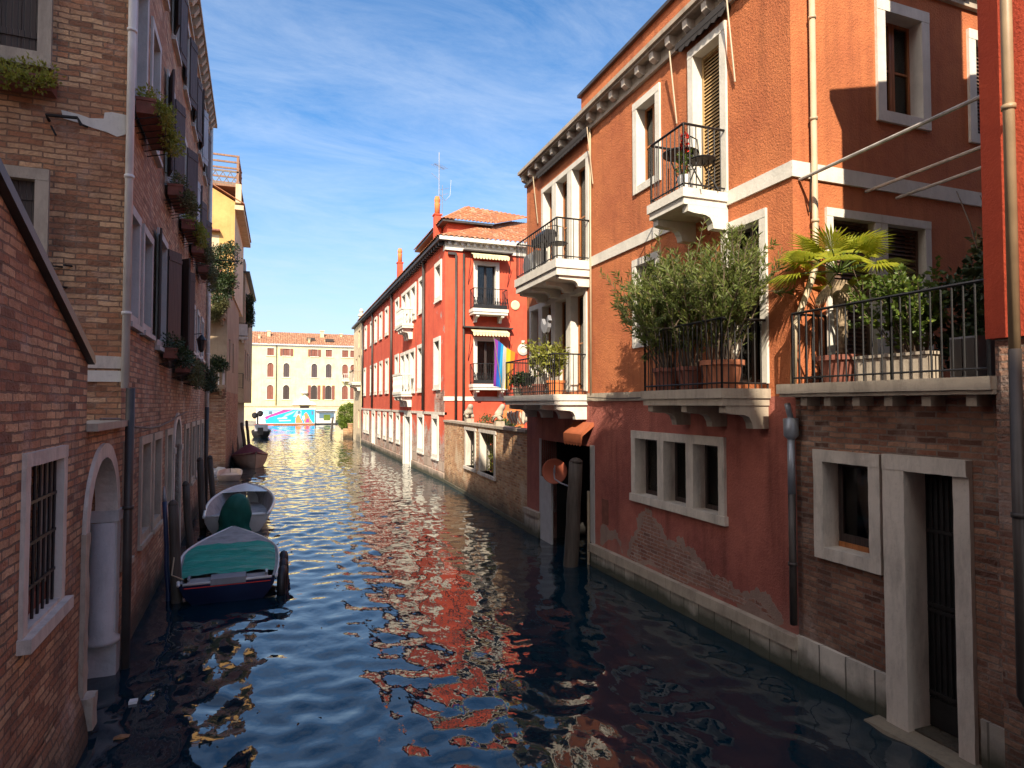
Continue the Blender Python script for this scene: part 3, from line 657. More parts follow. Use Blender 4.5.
# side pipe, elbow and downpipe at the corner
P0 = [(6.28, 5.97, 9.3), (6.28, 5.97, 5.05), (6.12, 5.90, 4.80), (5.86, 5.90, 4.25), (5.84, 5.92, 3.53)]
drainpipe(h1, P0, .038, M['pipe_beige'], clamps=(8.2, 6.9, 5.6))
P1 = [(5.80, 5.98, 3.30), (5.84, 6.0, 3.22), (5.89, 6.02, 3.12), (5.89, 6.02, 2.95)]
q = drainpipe(h1, P1, .035, M['pipe_grey']); mb = MB(); mb.lathe((5.89, 6.02, 2.86), [(.04, 0), (.085, .05), (.09, .26), (.05, .27)], 14); mb.build('hopper', M['pipe_grey'], q, True)
drainpipe(h1, [(5.89, 6.02, 2.88), (5.89, 6.02, 2.2)], .046, M['pipe_grey'], name='drainpipe')
drainpipe(h1, [(5.89, 6.02, 2.2), (5.89, 6.02, .62)], .045, M['gutter'], clamps=(1.35,))
# far corner downpipe of the upper balcony
drainpipe(h1, [FR1.P(5.50, .04, 9.1), FR1.P(5.50, .04, 3.5)], .02, M['pipe_beige'])
# cable along the wall
MB().tube([FR1.P(5.6 - .25 * k, .07 + .02 * math.sin(k), 3.44 - .035 * math.sin(k * math.pi / 12)) for k in range(13)], .012, 6).build('cable', M['gutter'], h1)
# water gate: stone jambs, lintel, inner barrier
mb = MB(); mb.box(FR1, 5.42, 5.60, -.4, .02, .46, 2.45); mb.box(FR1, 8.24, 8.36, -.4, .02, .62, 2.45); mb.build('water_gate_jamb', M['stone_grey'], h1)
mb = MB(); mb.prism_oz(FR1, [(0, 2.92), (.05, 2.92), (.30, 2.68), (.30, 2.50), (.28, 2.50), (.26, 2.64), (0, 2.84)], 5.46, 6.30)
for k in range(6): mb.prism_sz(FR1, [(5.46 + k * .14, 2.501), (5.60 + k * .14, 2.501), (5.585 + k * .14, 2.46), (5.53 + k * .14, 2.43), (5.475 + k * .14, 2.46)], .275, .292)
mb.build('door_awning', M['canvas_orange'], h1)
mb = MB(); mb.box(FR1, 7.55, 8.22, .0, .05, -.6, 1.52); mb.build('barrier_panel', M['panel'], h1)
mb = MB(); mb.tube([FR1.P(5.62, .05, -.3), FR1.P(5.62, .05, 1.5)], .03, 8); mb.build('gate_post', M['pipe_beige'], h1)

# ================================================================ brick annexe with roof terrace
h0 = thing('brick_annexe', (6.0, 4.9, 0), 'low brown brick annexe with white framed window and iron door under a roof terrace', 'annexe')
hz = [(-1.03, -.40, 1.63, 2.64), (-1.93, -1.42, .05, 2.64)]
mb = MB(); wall(mb, FR1, -2.45, .05, -1.2, 3.40, hz, depth=.3); mb.build('wall', [M['brick_dark'], M['room']], h0)
mb = MB(); mb.box(FR1, -1.20, .045, -.1, .05, -1.2, .48); weather(mb.build('stone_base', M['stone_base'], h0)); mb = MB(); mb.box(FR1, -2.418, -2.10, -.1, .03, -1.2, .46); weather(mb.build('stone_base', M['stone_base'], h0))
mb = MB(); surround(mb, FR1, *hz[0], .125, .07, .22); w_ = weather(mb.build('window', M['stone'], h0), .004)
MB().box(FR1, -1.03, -.40, -.23, -.16, 1.63, 1.70).build('sill', M['wood_brown'], w_)
sash(w_, FR1, -1.03, -.40, 1.70, 2.64, M['wood_dark'], -.19, 1, 0, t=.07); curtain_mb(FR1, -.92, -.60, 1.75, 2.58, -.26).build('curtain', M['curtain'], w_)
mb = MB(); mb.box(FR1, -1.44, -1.20, -.32, .085, .02, 2.625); mb.box(FR1, -2.06, -1.91, -.32, .05, .02, 2.625); mb.box(FR1, -2.06, -1.20, -.32, .09, 2.626, 2.78); df = weather(mb.build('door_frame', M['stone'], h0), .004)
mb = MB(); mb.box(FR1, -1.93, -1.42, -.28, -.24, .05, 2.64)
for k in range(9): mb.tube([FR1.P(-1.90 + k * .057, -.225, .35), FR1.P(-1.90 + k * .057, -.225, 2.62)], .008, 6)
for z in (.38, 1.2, 1.26, 2.0): mb.box(FR1, -1.93, -1.42, -.238, -.215, z, z + .035)
mb.box(FR1, -1.92, -1.43, -.239, -.22, .06, .34); do = mb.build('iron_door', M['iron'], df); MB().lathe(FR1.P(-1.86, -.2, 1.2), [(.02, -.02), (.028, 0), (.02, .02)], 10).build('handle', M['iron_rust'], do)
mb = MB(); mb.prism_oz(FR1, [(-.3, -.3), (.22, -.3), (.27, -.02), (.26, .025), (-.3, .045)], -2.30, -1.08); weather(mb.build('door_step', M['stone_step'], h0))
# terrace slab
mb = MB(); mb.box(FR1, -2.43, .05, -.02, .30, 3.425, 3.54); mb.box(FR1, -2.425, .03, -.02, .27, 3.385, 3.424); ts = weather(mb.build('terrace_slab', M['stone_dull'], h0), .004)
for s in (-.28, -.62, -1.0, -1.38, -1.78, -2.2): MB().box(FR1, s - .045, s + .045, 0, .2, 3.28, 3.383).build('bracket', M['stone_dull'], ts)
mb = MB(); mb.box(W, 6.0, 12, 3.82, 6.02, 3.402, 3.52); mb.build('terrace_floor', M['stone_step'], h0)
mb = MB(); mb.box(W, 6.3, 12, 3.85, 6.0, -.9, 3.3); mb.build('core', M['room'], h0)
r_ = railing(h0, FR1, [(-.16, -.28), (-.16, .24), (-1.46, .24), (-2.38, .24)], 3.54, 4.38, M['iron'], .105, .009, .016)
# pergola beams from the side wall to the house at the right edge
for x, z in ((6.10, 6.12), (7.22, 6.10), (7.78, 6.08)):
    mb = MB(); mb.tube([(x, 6.03, z), (x, 3.78, z + .05)], .022, 8); be = mb.build('pergola_beam', M['iron_pale'], h0)
MB().tube([(6.10, 6.0, 6.1), (6.10, 5.85, 6.1), (6.24, 6.02, 5.72)], .012, 6).build('pergola_brace', M['gutter'], h0)

# ================================================================ vermilion house at the right edge
he = thing('vermilion_house', (5.98, 0, 0), 'vermilion house with brick ground floor and a long drainpipe at the right edge', 'house')
mb = MB(); mb.box(FR1, -13, -2.42, -7, .22, -1.2, 3.86); mb.build('brick_ground_floor', M['brick_dark'], he)
mb = MB(); mb.box(FR1, -13, -2.365, -.1, .255, 3.861, 9.2); mb.build('upper_wall', M['stucco_end'], he)
mb = MB(); mb.box(FR1, -13, -2.40, -7, -.101, 3.861, 9.2); mb.build('flank_wall', M['brick_dark'], he)
mb = MB(); mb.box(FR1, -13, -2.22, -7, .40, 9.201, 9.33); mb.build('cornice', M['stone_dull'], he)
mb = MB(); corrugated(mb, FR1.P(-13, .38, 9.34), FR1.P(-2.22, .38, 9.34), FR1.P(-2.1, -4, 10.3), FR1.P(-13, -4, 10.3), 44, .04); corrugated(mb, FR1.P(-13, -7, 9.34), FR1.P(-2.1, -7, 9.34), FR1.P(-2.1, -4, 10.3), FR1.P(-13, -4, 10.3), 44, .04); mb.build('tiled_roof', M['tile'], he)
mb = MB(); mb.box(W, 6.6, 7.72, 2.9, 3.65, 9.2, 13.0); mb.build('chimney', M['stucco_end'], he)
drainpipe(he, [FR1.P(-2.66, .36, 9.25), FR1.P(-2.66, .36, 3.75)], .041, M['pipe_brown'], clamps=(8.0, 5.75))
drainpipe(he, [FR1.P(-2.66, .36, 3.75), FR1.P(-2.66, .36, .95), FR1.P(-2.66, .28, .85)], .045, M['gutter'], clamps=(2.4,))

# ================================================================ garden wall and water gate poles
gw = thing('garden_wall', (6.4, 21, 0), 'ochre brick garden wall with two barred openings between the red and orange houses', 'garden wall')
ho = [(3.72, 5.30, 1.06, 2.36), (5.78, 7.70, 1.06, 2.36)]
mb = MB()
for fr_, o in ((FGW, 0),):
    ss = [0, 3.72, 5.30, 5.78, 7.70, 10.62]
    for a, b in zip(ss, ss[1:]):
        if (a, b) in ((3.72, 5.30), (5.78, 7.70)): mb.box(FGW, a, b, -.28, 0, -1.2, 1.06)
        else: mb.box(FGW, a + .001, b - .001, -.28, 0, -1.2, 2.36)
    mb.box(FGW, 0, 10.62, -.28, 0, 2.361, 2.55)
mb.build('wall', M['brick_garden'], gw)
mb = MB(); mb.box(FGW, 0, 10.6, -.33, .06, 2.551, 2.63); mb.build('coping', M['stone_dull'], gw)
for a, b in ((3.72, 5.30), (5.78, 7.70)):
    mb = MB(); mb.box(FGW, a, a + .16, -.30, .03, 1.07, 2.36); mb.box(FGW, b - .16, b, -.30, .03, 1.07, 2.36); mb.box(FGW, a - .06, b + .06, -.32, .07, .96, 1.06); mb.box(FGW, a - .06, b + .06, -.3, .035, 2.362, 2.47)
    op = mb.build('opening_frame', M['stone'], gw)
    mb = MB()
    for k in range(1, 8): mb.tube([FGW.P(a + .16 + (b - a - .32) * k / 8, -.14, 1.06), FGW.P(a + .16 + (b - a - .32) * k / 8, -.14, 2.36)], .011, 6)
    mb.build('bars', M['iron'], op)
mb = MB(); mb.box(FGW, .0, 10.6, -.05, .04, -1.2, .12); mb.build('footing', M['stone_base_far'], gw)

# ================================================================ bright red palazzo
r2 = thing('red_palazzo', (6.55, 25.85, 0), 'long bright red palazzo with rows of white framed windows beyond the garden wall', 'palazzo')
top = [(.72, 1.62, 8.05, 9.45), (4.2, 5.1, 8.0, 9.45), (6.15, 7.15, 7.9, 9.45), (7.5, 8.5, 7.9, 9.45), (8.85, 9.85, 7.9, 9.45), (11.1, 12.0, 8.0, 9.45), (15.0, 15.9, 8.0, 9.5), (17.6, 18.5, 8.0, 9.5), (20.0, 20.9, 8.0, 9.5), (22.3, 23.2, 8.0, 9.5), (25.7, 26.6, 8.0, 9.5)]
mid = [(.88, 1.78, 4.15, 6.1), (4.45, 5.35, 4.1, 6.1), (6.35, 7.35, 4.1, 6.05), (7.75, 8.75, 4.1, 6.05), (9.15, 10.15, 4.1, 6.05), (11.1, 12.0, 4.2, 6.1), (14.8, 15.7, 4.2, 6.1), (17.4, 18.3, 4.2, 6.1), (20.0, 20.9, 4.2, 6.1), (22.2, 23.1, 4.2, 6.1), (26.1, 27.0, 4.2, 6.1)]
gnd_ = [(1.2, 2.1, 1.05, 2.66), (4.2, 5.3, 1.1, 2.66), (7.35, 8.75, -.3, 2.62), (10.6, 11.5, 1.2, 2.62), (13.0, 14.0, 1.2, 2.62), (15.6, 16.5, 1.2, 2.6), (18.1, 19.0, 1.2, 2.6), (20.8, 22.0, -.3, 2.6), (24.2, 25.1, 1.2, 2.6), (26.2, 27.0, 1.2, 2.6)]
LEN = 28.6
mb = MB(); wall(mb, FR2, 1.9, LEN, 2.95, 10.2, [h for h in top + mid if h[0] > 1.9], depth=.3)
mb.box(W, 7.6, 19, 27, 25.85 + LEN - .01, 0, 10.15)
mb.build('upper_wall', [M['stucco_red'], M['room']], r2)
fh = [(1.42, 2.28, 7.42, 9.36), (1.42, 2.30, 4.25, 6.05)]
mb = MB(); wall(mb, FR2, 0, 1.9, 2.95, 10.2, [h for h in top + mid if h[0] < 1.9], depth=.3); mb.build('corner_wall', [M['stucco_red_corner'], M['room']], r2)
mb = MB(); wall(mb, FR2F, 0, 12, 0, 10.2, fh, depth=.25); mb.build('front_wall', [M['stucco_red'], M['room']], r2)
mb = MB(); wall(mb, FR2, 0, LEN, -1.2, 2.95, gnd_, depth=.3); mb.build('lower_wall', [M['stucco_red_low'], M['room']], r2)
mb = MB(); mb.box(FR2, 0, 7.0, -.1, .05, -1.2, .36); mb.build('stone_base', M['stone_base_far'], r2); mb = MB(); mb.box(FR2, 9.0, LEN, -.1, .05, -1.2, .36); mb.build('stone_base', M['stone_base_far'], r2)
mb = MB(); mb.box(FR2, 0, LEN, -.1, .05, 2.83, 2.95); mb.build('string_course', M['stone'], r2)
mb = MB(); mb.box(FR2F, -.04, 12, -.1, .04, 3.44, 3.62); mb.build('string_course', M['stone_white'], r2)
# worn pale plaster low between the windows
rg = random.Random(9)
for a, b, zz in ((.05, 1.0, .9), (2.3, 4.0, 1.0), (5.5, 7.0, .95), (9.1, 10.4, 1.0), (11.7, 12.8, .8), (14.2, 15.4, .9), (16.7, 17.9, .8), (19.2, 20.5, .9), (22.3, 24.0, .8), (25.3, 26.1, .8), (.1, .9, 3.6)):
    z0 = .36 if zz < 2 else 2.96
    pts = [(a, z0)] + [(a + (b - a) * k / 7, zz + rg.uniform(-.14, .2) + (.5 * (1 - k / 5) if zz > 2 else 0)) for k in range(8)] + [(b, z0)]
    MB().prism_sz(FR2, pts, -.01, .006).build('bare_brick_patch', M['brick_fallen'] if zz > 2 else M['stone_base_far'], r2)
for h in top + mid + gnd_:
    a, b, c, d = h; door = c < 0
    mb = MB(); surround(mb, FR2, a, b, c, d, .17 if not door else .26, .05, .28, None if door or c > 20 else .03, not door)
    w_ = mb.build('door' if door else 'window', M['stone_white'], r2)
    if door:
        MB().box(FR2, a, b, -.26, -.2, .1, d).build('door_leaf', M['wood_dark'], w_)
    else:
        mb = MB(); mb.box(FR2, a + .01, (a + b) / 2 - .01, -.25, -.22, c, d); mb.box(FR2, (a + b) / 2 + .01, b - .01, -.25, -.22, c, d); mb.build('shutter', M['wood_dark'] if h in top or h in mid else M['shutter_blue'], w_)
mb = MB(); mb.box(FR2, 6.95, 7.1, -.05, .09, -.8, 2.62); mb.box(FR2, 9.0, 9.15, -.05, .09, -.8, 2.62); mb.build('water_gate_pier', M['stone_white'], r2)
# cornices
mb = MB(); mb.box(FR2, -.32, LEN + .1, -.4, .34, 10.25, 10.38); mb.box(FR2, 0, LEN, -.4, .05, 10.19, 10.25); ca = mb.build('cornice', M['gutter'], r2)
for k in range(64): MB().box(FR2, .1 + k * .44, .22 + k * .44, .05, .26, 10.10, 10.245).build('console', M['gutter'], ca)
mb = MB(); mb.box(FR2F, -.33, 12, -.3, .33, 10.252, 10.42); mb.box(FR2F, -.02, 12, -.3, .09, 9.88, 10.0); mb.box(FR2F, -.01, 12, -.3, .03, 10.0, 10.25); cb_ = mb.build('cornice', M['stone_white'], r2)
for k in range(22): MB().box(FR2F, .10 + k * .28, .21 + k * .28, .03, .17, 10.12, 10.25).build('dentil', M['stone_white'], cb_)
# roofs
mb = MB()
corrugated(mb, (6.15, 25.5, 10.40), (20, 25.5, 10.43), (20, 31.0, 13.0), (11.4, 31.0, 13.0), 60, .06)
corrugated(mb, (6.15, 25.5, 10.40), (6.15, 54.5, 10.40), (11.4, 54.5, 13.0), (11.4, 31, 13.0), 110, .06); mb.build('tiled_roof', M['tile'], r2)
mb = MB(); mb.box(W, 7.25, 9.2, 28.2, 34, 10.3, 11.75); at = mb.build('roof_storey', M['stucco_red'], r2)
mb = MB(); mb.box(W, 6.95, 9.4, 27.9, 34.3, 11.752, 11.84); mb.build('eave', M['gutter'], at)
mb = MB(); corrugated(mb, (6.9, 27.85, 11.85), (9.45, 27.85, 11.85), (12.5, 31, 13.35), (8.8, 30.4, 13.35), 14, .06); corrugated(mb, (6.9, 27.85, 11.85), (6.9, 34.3, 11.85), (8.8, 34.3, 13.3), (8.8, 30.4, 13.35), 26, .05); mb.build('tiled_roof', M['tile'], at)
for (x, y, z0, zt) in ((7.0, 29.2, 10.4, 12.35), (6.95, 38.9, 10.4, 12.1)):
    mb = MB(); mb.box(W, x - .27, x + .27, y - .27, y + .27, z0, z0 + .45); mb.box(W, x - .16, x + .16, y - .16, y + .16, z0 + .45, zt); mb.box(W, x - .20, x + .20, y - .20, y + .20, zt, zt + .06); ch = mb.build('chimney', M['stucco_red'], r2)
    mb = MB(); mb.lathe((x, y, zt + .07), [(.13, 0), (.13, .4), (.15, .5), (.11, .55), (.14, .62), (.15, .74), (.11, .78), (.11, .86)], 12); mb.build('chimney_pot', M['pot_orange'], ch, True)
# pipes
for s in (3.85, 13.1, 21.7, 27.4): drainpipe(r2, [FR2.P(s, .1, 10.2), FR2.P(s, .1, 3.0)], .07, M['gutter'])
for x in (.46, .80): drainpipe(r2, [FR2F.P(x, .09, 9.75), FR2F.P(x, .09, 2.2)], .055, M['gutter'])
MB().box(FR2F, .1, .45, .05, .14, 9.68, 9.78).build('gutter_arm', M['gutter'], r2)
# canal balconies
for (z, s0, s1, hh) in ((7.55, 6.7, 8.5, .85), (3.95, 6.9, 9.5, 1.0)):
    b = balcony(r2, FR2, s0, s1, .62, z - .25, z, hh, (s0 + .3, (s0 + s1) / 2, s1 - .3), M['stone_white'], M['stone_white'], .2, .55, False)
    mb = MB(); mb.box(FR2, s0, s1, .50, .62, z + hh - .12, z + hh); mb.box(FR2, s0, s0 + .12, 0, .5, z + hh - .12, z + hh); mb.box(FR2, s1 - .12, s1, 0, .5, z + hh - .12, z + hh)
    n = 16
    for k in range(n):
        s = s0 + .1 + (s1 - s0 - .2) * k / (n - 1); p = FR2.P(s, .56, z); mb.lathe(p, [(.05, 0), (.05, .08), (.025, .14), (.06, hh * .38), (.03, hh * .62), (.05, hh * .74), (.05, hh - .13)], 8)
    for k in range(3):
        for s in (s0 + .06, s1 - .06): mb.lathe(FR2.P(s, .1 + .16 * k, z), [(.05, 0), (.025, .14), (.06, hh * .38), (.03, hh * .62), (.05, hh - .13)], 8)
    mb.build('balustrade', M['stone_white'], b)
# front windows with balconies and cream awnings
for (h, zb) in zip(fh, (7.42, 4.2)):
    opening(r2, FR2F, h, 'curtain', .16, .04, bottom=False, mat='stone_white')
    b = balcony(r2, FR2F, 1.06, 2.66, .62, zb - .30, zb - .05, .86, (1.3, 2.42), M['stone_white'], M['iron'], .11, .3)
    mb = MB(); 
    for k in range(14): mb.tube([FR2F.P(1.12 + k * .114, .57, zb), FR2F.P(1.16 + k * .114, .57, zb + .42)], .016, 5); mb.tube([FR2F.P(1.22 + k * .114, .57, zb), FR2F.P(1.14 + k * .114, .57, zb + .42)], .016, 5)
    mb.box(FR2F, 1.1, 2.62, .56, .58, zb - .04, zb + .12); mb.build('iron_panel', M['iron'], b)
    zt = h[3] + .42
    mb = MB(); mb.box(FR2F, .75, 3.0, .02, .3, zt + .10, zt + .16); ah = mb.build('awning_hood', M['gutter'], r2)
    mb = MB(); mb.prism_oz(FR2F, [(.04, zt + .09), (.52, zt - .10), (.52, zt - .12), (.04, zt + .07)], 1.1, 2.75)
    for k in range(12):
        a = 1.1 + k * .1375; mb.prism_sz(FR2F, [(a, zt - .101), (a + .1375, zt - .101), (a + .125, zt - .24), (a + .069, zt - .28), (a + .012, zt - .24)], .50, .515)
    mb.build('awning', M['canvas_cream'], r2)
    for x in (1.02, 2.82): MB().tube([FR2F.P(x, .5, zt - .1), FR2F.P(x, .03, zt - 1.3)], .014, 6).build('awning_arm', M['iron'], ah)
MB().lathe(FR2F.P(3.19, .0, 7.68), [(.20, 0), (.21, .04), (.16, .06)], 20, (0, -1, 0)).build('round_plaque', M['canvas_cream'], r2)
mb = MB(); mb.lathe(FR2F.P(3.55, 0, 5.72), [(.24, 0), (.26, .05), (.15, .09), (.14, .05)], 18, (0, -1, 0)); mb.box(FR2F, 3.48, 3.62, 0, .08, 5.95, 6.12); mb.build('coat_of_arms', M['stone'], r2)
# ================================================================ LEFT BANK: low gabled wall with arch
g0 = thing('gabled_brick_wall', (-1.8, 6, 0), 'low orange brown brick wall with sloping coping, barred window and stone water arch', 'wall')
wh = (-3.70, -2.79, 1.60, 2.84)
mb = MB(); wall(mb, FL1, -11.2, -1.91, -1.2, 3.0, [wh], depth=.22, room=.5)
rk = lambda s: min(3.77 - .405 * (s + 1.91), 6.6)
mb.prism_sz(FL1, [(-11.2, 3.001), (-1.91, 3.001), (-1.91, 3.70), (-8.9, rk(-8.9) - .07), (-11.2, rk(-11) - .07)], -.34, 0)
mb.box(FL1, -11.2, -1.915, -.9, -.55, -1.2, 3.0)
mb.build('wall', [M['brick_side'], M['room']], g0)
ha = (-1.86, -.42, -1.2, 2.72, 1.0)
mb = MB(); wall(mb, FL1, -1.909, -.16, -1.2, 3.02, [ha], depth=.62, room=.63); mb.box(FL1, -1.91, -.16, -.9, -.65, -1.2, 3.02); mb.build('arch_wall', [M['brick_side'], M['stucco_grey']], g0)
mb = MB(); mb.prism_sz(FL1, [(-1.90, 3.701), (-1.86, 3.73), (-1.90, 3.80), (-8.95, rk(-8.95) + .03), (-11.2, rk(-11) + .03), (-11.2, rk(-11) - .06), (-8.9, rk(-8.9) - .06)], -.38, .06); mb.build('coping', M['gutter'], g0)
mb = MB(); mb.box(FL1, -1.90, -.20, -.3, .10, 3.021, 3.10); mb.build('ledge', M['stone_dull'], g0)
mb = MB(); surround(mb, FL1, *wh, .095, .03, .16, None); wn_ = weather(mb.build('window', M['stone'], g0), .003)
MB().box(FL1, -3.82, -2.66, -.1, .09, 1.48, 1.585).build('sill', M['stone'], wn_)
mb = MB()
for k in range(7): mb.tube([FL1.P(-3.64 + k * .133, -.03, 1.61), FL1.P(-3.64 + k * .133, -.03, 2.83)], .012, 6)
for z in (1.86, 2.2, 2.52): mb.box(FL1, -3.69, -2.80, -.04, -.02, z, z + .025)
mb.build('grille', M['iron'], wn_)
m = MB(); m.box(FL1, -3.68, -2.81, -.15, -.08, 1.62, 1.76); m.build('clay_trough', M['terracotta_dark'], wn_)
# arch: stone band, far pier, near jamb
mb = MB(); cx, r, sp = -1.14, .72, 2.0; N = 20
for k in range(N):
    t0, t1 = math.pi * k / N, math.pi * (k + 1) / N
    q = [(cx + math.cos(t) * rr, sp + math.sin(t) * rr) for t, rr in ((t0, r - .02), (t0, r + .14), (t1, r + .14), (t1, r - .02))]
    mb.prism_sz(FL1, q, -.20, .035)
ab = weather(mb.build('arch_band', M['stone'], g0), .003)
mb = MB(); mb.box(FL1, -.44, -.20, -.62, .045, -.6, .42); mb.box(FL1, -.42, -.22, -.61, .03, .42, 1.86); mb.box(FL1, -.44, -.19, -.615, .05, 1.86, 2.0); weather(mb.build('pier', M['stone_grey'], g0), .005)
mb = MB(); mb.lathe(FL1.P(-.40, -.12, .40), [(.2, 0), (.2, .05), (.14, .12), (.135, 1.45)], 16); mb.build('half_column', M['stone_grey'], g0, True)
mb = MB(); mb.box(FL1, -2.02, -1.84, -.3, .04, .40, 2.0); mb.box(FL1, -2.04, -1.84, -.3, .13, .08, .40); weather(mb.build('pier', M['stone_dull'], g0), .012)
mb = MB(); mb.prism_oz(FL1, [(0, .55), (.10, .2), (.20, -.8), (0, -.8)], -11.2, -2.08); weather(mb.build('battered_foot', M['brick_side'], g0), .03, .2)

# ================================================================ tall brick house on the left bank
l1 = thing('brown_brick_house', (-1.95, 9.2, 0), 'tall weathered brown brick house on the left bank with shutters and flower boxes', 'house')
LE, TOP = 14.5, 12.95
gr = [(.12, .50, 1.32, 2.70), (1.38, 2.18, 1.32, 2.70), (2.62, 3.42, 1.32, 2.70), (4.3, 5.0, 1.32, 2.70), (5.5, 6.7, -1.2, 2.98, 1.0), (7.75, 8.5, 1.3, 2.7), (9.4, 10.2, 1.3, 2.7), (10.9, 11.7, 1.3, 2.7), (12.6, 13.4, 1.3, 2.7)]
f1 = [(.18, .80, 4.5, 5.86), (1.25, 2.0, 4.5, 5.86), (2.75, 3.75, 4.4, 6.2), (5.3, 6.2, 4.4, 6.2), (9.1, 9.8, 4.8, 5.9), (10.6, 11.3, 4.8, 5.9), (12.2, 12.9, 4.8, 5.9)]
f2 = [(.30, 1.12, 7.5, 9.35), (1.72, 2.45, 7.5, 9.25), (3.6, 4.4, 7.5, 9.35), (5.9, 6.8, 7.5, 9.3), (8.1, 9.0, 7.5, 9.3), (10.0, 10.9, 7.5, 9.3), (12.2, 13.0, 7.5, 9.3)]
f3 = [(.5, 1.3, 10.55, 12.0), (2.2, 3.0, 10.55, 12.0), (4.2, 5.0, 10.55, 12.0), (6.3, 7.1, 10.55, 12.05), (8.3, 9.1, 10.55, 12.05), (10.2, 11.0, 10.55, 12.05), (12.0, 12.8, 10.55, 12.05)]
mb = MB(); wall(mb, FL1, -.17, LE, -1.2, TOP, gr + f1 + f2 + f3, depth=.22)
e = FL1.P(LE, 0, 0); mb.box(Fr((e[0], e[1]), (-1, -.035), (.035, -1)), 0, 9, 0, .3, -1.2, TOP); mb.build('canal_wall', [M['brick_left'], M['room']], l1)
fw_ = [(.94, 1.75, 7.62, 9.2), (.93, 1.75, 4.4, 6.05), (4.0, 4.8, 7.62, 9.2)]
mb = MB(); wall(mb, FLF, 0, 9, -1.2, TOP, fw_, depth=.2); mb.build('front_wall', [M['brick_side'], M['room']], l1)
mb = MB(); corrugated(mb, FL1.P(-.4, .2, 13.12), FL1.P(LE + .1, .2, 13.12), FL1.P(LE + .1, -4.5, 14.6), FL1.P(-.4, -4.5, 14.6), 70, .05); corrugated(mb, FL1.P(-.4, -9, 13.12), FL1.P(LE + .1, -9, 13.12), FL1.P(LE + .1, -4.5, 14.6), FL1.P(-.4, -4.5, 14.6), 70, .05); mb.build('tiled_roof', M['tile'], l1)
mb = MB(); mb.box(FL1, -.4, LE + .12, -.3, .24, 13.0, 13.1); mb.box(FL1, -.2, LE, -.1, .05, 12.5, 12.6); mb.box(FLF, -.2, 9, -.3, .2, 13.001, 13.101); cc = mb.build('cornice', M['stone_dull'], l1)
for k in range(30): MB().prism_oz(FL1, [(0, 12.72), (.1, 12.74), (.2, 12.9), (.2, 12.998), (0, 12.998)], .05 + k * .48, .22 + k * .48).build('console', M['stone_dull'], cc)
def lshutter(win, fr, s, z0, z1, wd, ang, sgn, mat):       # an open shutter, hinged at s, swung out from the wall
    mb = MB(); c, d = math.cos(ang), math.sin(ang)
    p = [(s, .045), (s + sgn * wd * c, .045 + wd * d)]
    u = Vector((p[1][0] - p[0][0], p[1][1] - p[0][1])).normalized(); nrm = Vector((-u.y, u.x)) * .018
    q = [(p[0][0] + nrm.x, p[0][1] + nrm.y), (p[1][0] + nrm.x, p[1][1] + nrm.y), (p[1][0] - nrm.x, p[1][1] - nrm.y), (p[0][0] - nrm.x, p[0][1] - nrm.y)]
    mb.faces([fr.P(a, b, z) for z in (z0, z1) for a, b in q], [(0, 1, 2, 3), (4, 5, 6, 7), (0, 1, 5, 4), (1, 2, 6, 5), (2, 3, 7, 6), (3, 0, 4, 7)])
    for z in (z0 + .15, z1 - .2): mb.faces([fr.P(a + (nrm.x * .6 if i < 4 else 0), b, zz) for zz in (z, z + .07) for i, (a, b) in enumerate([(q[0][0], q[0][1] + .012), (q[1][0], q[1][1] + .012), (q[2][0], q[2][1] - .012), (q[3][0], q[3][1] - .012)])], [(0, 1, 2, 3), (4, 5, 6, 7), (0, 1, 5, 4), (1, 2, 6, 5), (2, 3, 7, 6), (3, 0, 4, 7)])
    return mb.build('shutter', mat, win)
for k, h in enumerate(gr):
    mb = MB()
    if len(h) > 4:
        a, b, c, d, _ = h; cx, r = (a + b) / 2, (b - a) / 2; sp = d - r
        mb.box(FL1, a - .14, a, -.2, .04, -.4, sp); mb.box(FL1, b, b + .14, -.2, .04, -.4, sp); mb.box(FL1, a - .17, a, -.2, .06, sp - .12, sp + .0); mb.box(FL1, b, b + .17, -.2, .06, sp - .12, sp)
        for j in range(16):
            t0, t1 = math.pi * j / 16, math.pi * (j + 1) / 16
            mb.prism_sz(FL1, [(cx + math.cos(t) * rr, sp + math.sin(t) * rr) for t, rr in ((t0, r - .01), (t0, r + .13), (t1, r + .13), (t1, r - .01))], -.18, .035)
        dd = mb.build('water_door', M['stone'], l1); MB().box(FL1, a, b, -.5, -.42, -.1, d).build('door_leaf', M['wood_grey'], dd)
    else:
        surround(mb, FL1, *h[:4], .11, .035, .2, .03); w_ = mb.build('window', M['stone_dull'], l1); sash(w_, FL1, *h[:4], M['grey_paint'], -.15, 2, 1)
for k, h in enumerate(f1):
    mb = MB(); surround(mb, FL1, *h[:4], .11, .03, .2, .05); w_ = mb.build('window', M['stone_grey'], l1)
    if k == 0: sash(w_, FL1, *h[:4], M['white'], -.12, 2, 1)
    else: sash(w_, FL1, *h[:4], M['wood_dark'], -.15, 2, 1)
    if k == 2: lshutter(w_, FL1, h[1] + .03, h[2], h[3], .42, R(24), 1, M['wood_dark']); lshutter(w_, FL1, h[0] - .03, h[2], h[3], .5, R(8), -1, M['wood_dark'])
    if k == 3: lshutter(w_, FL1, h[0] - .03, h[2] - .05, h[3] + .1, .42, R(38), -1, M['wood_dark']); lshutter(w_, FL1, h[1] + .03, h[2] - .05, h[3] + .1, .42, R(30), 1, M['wood_dark'])
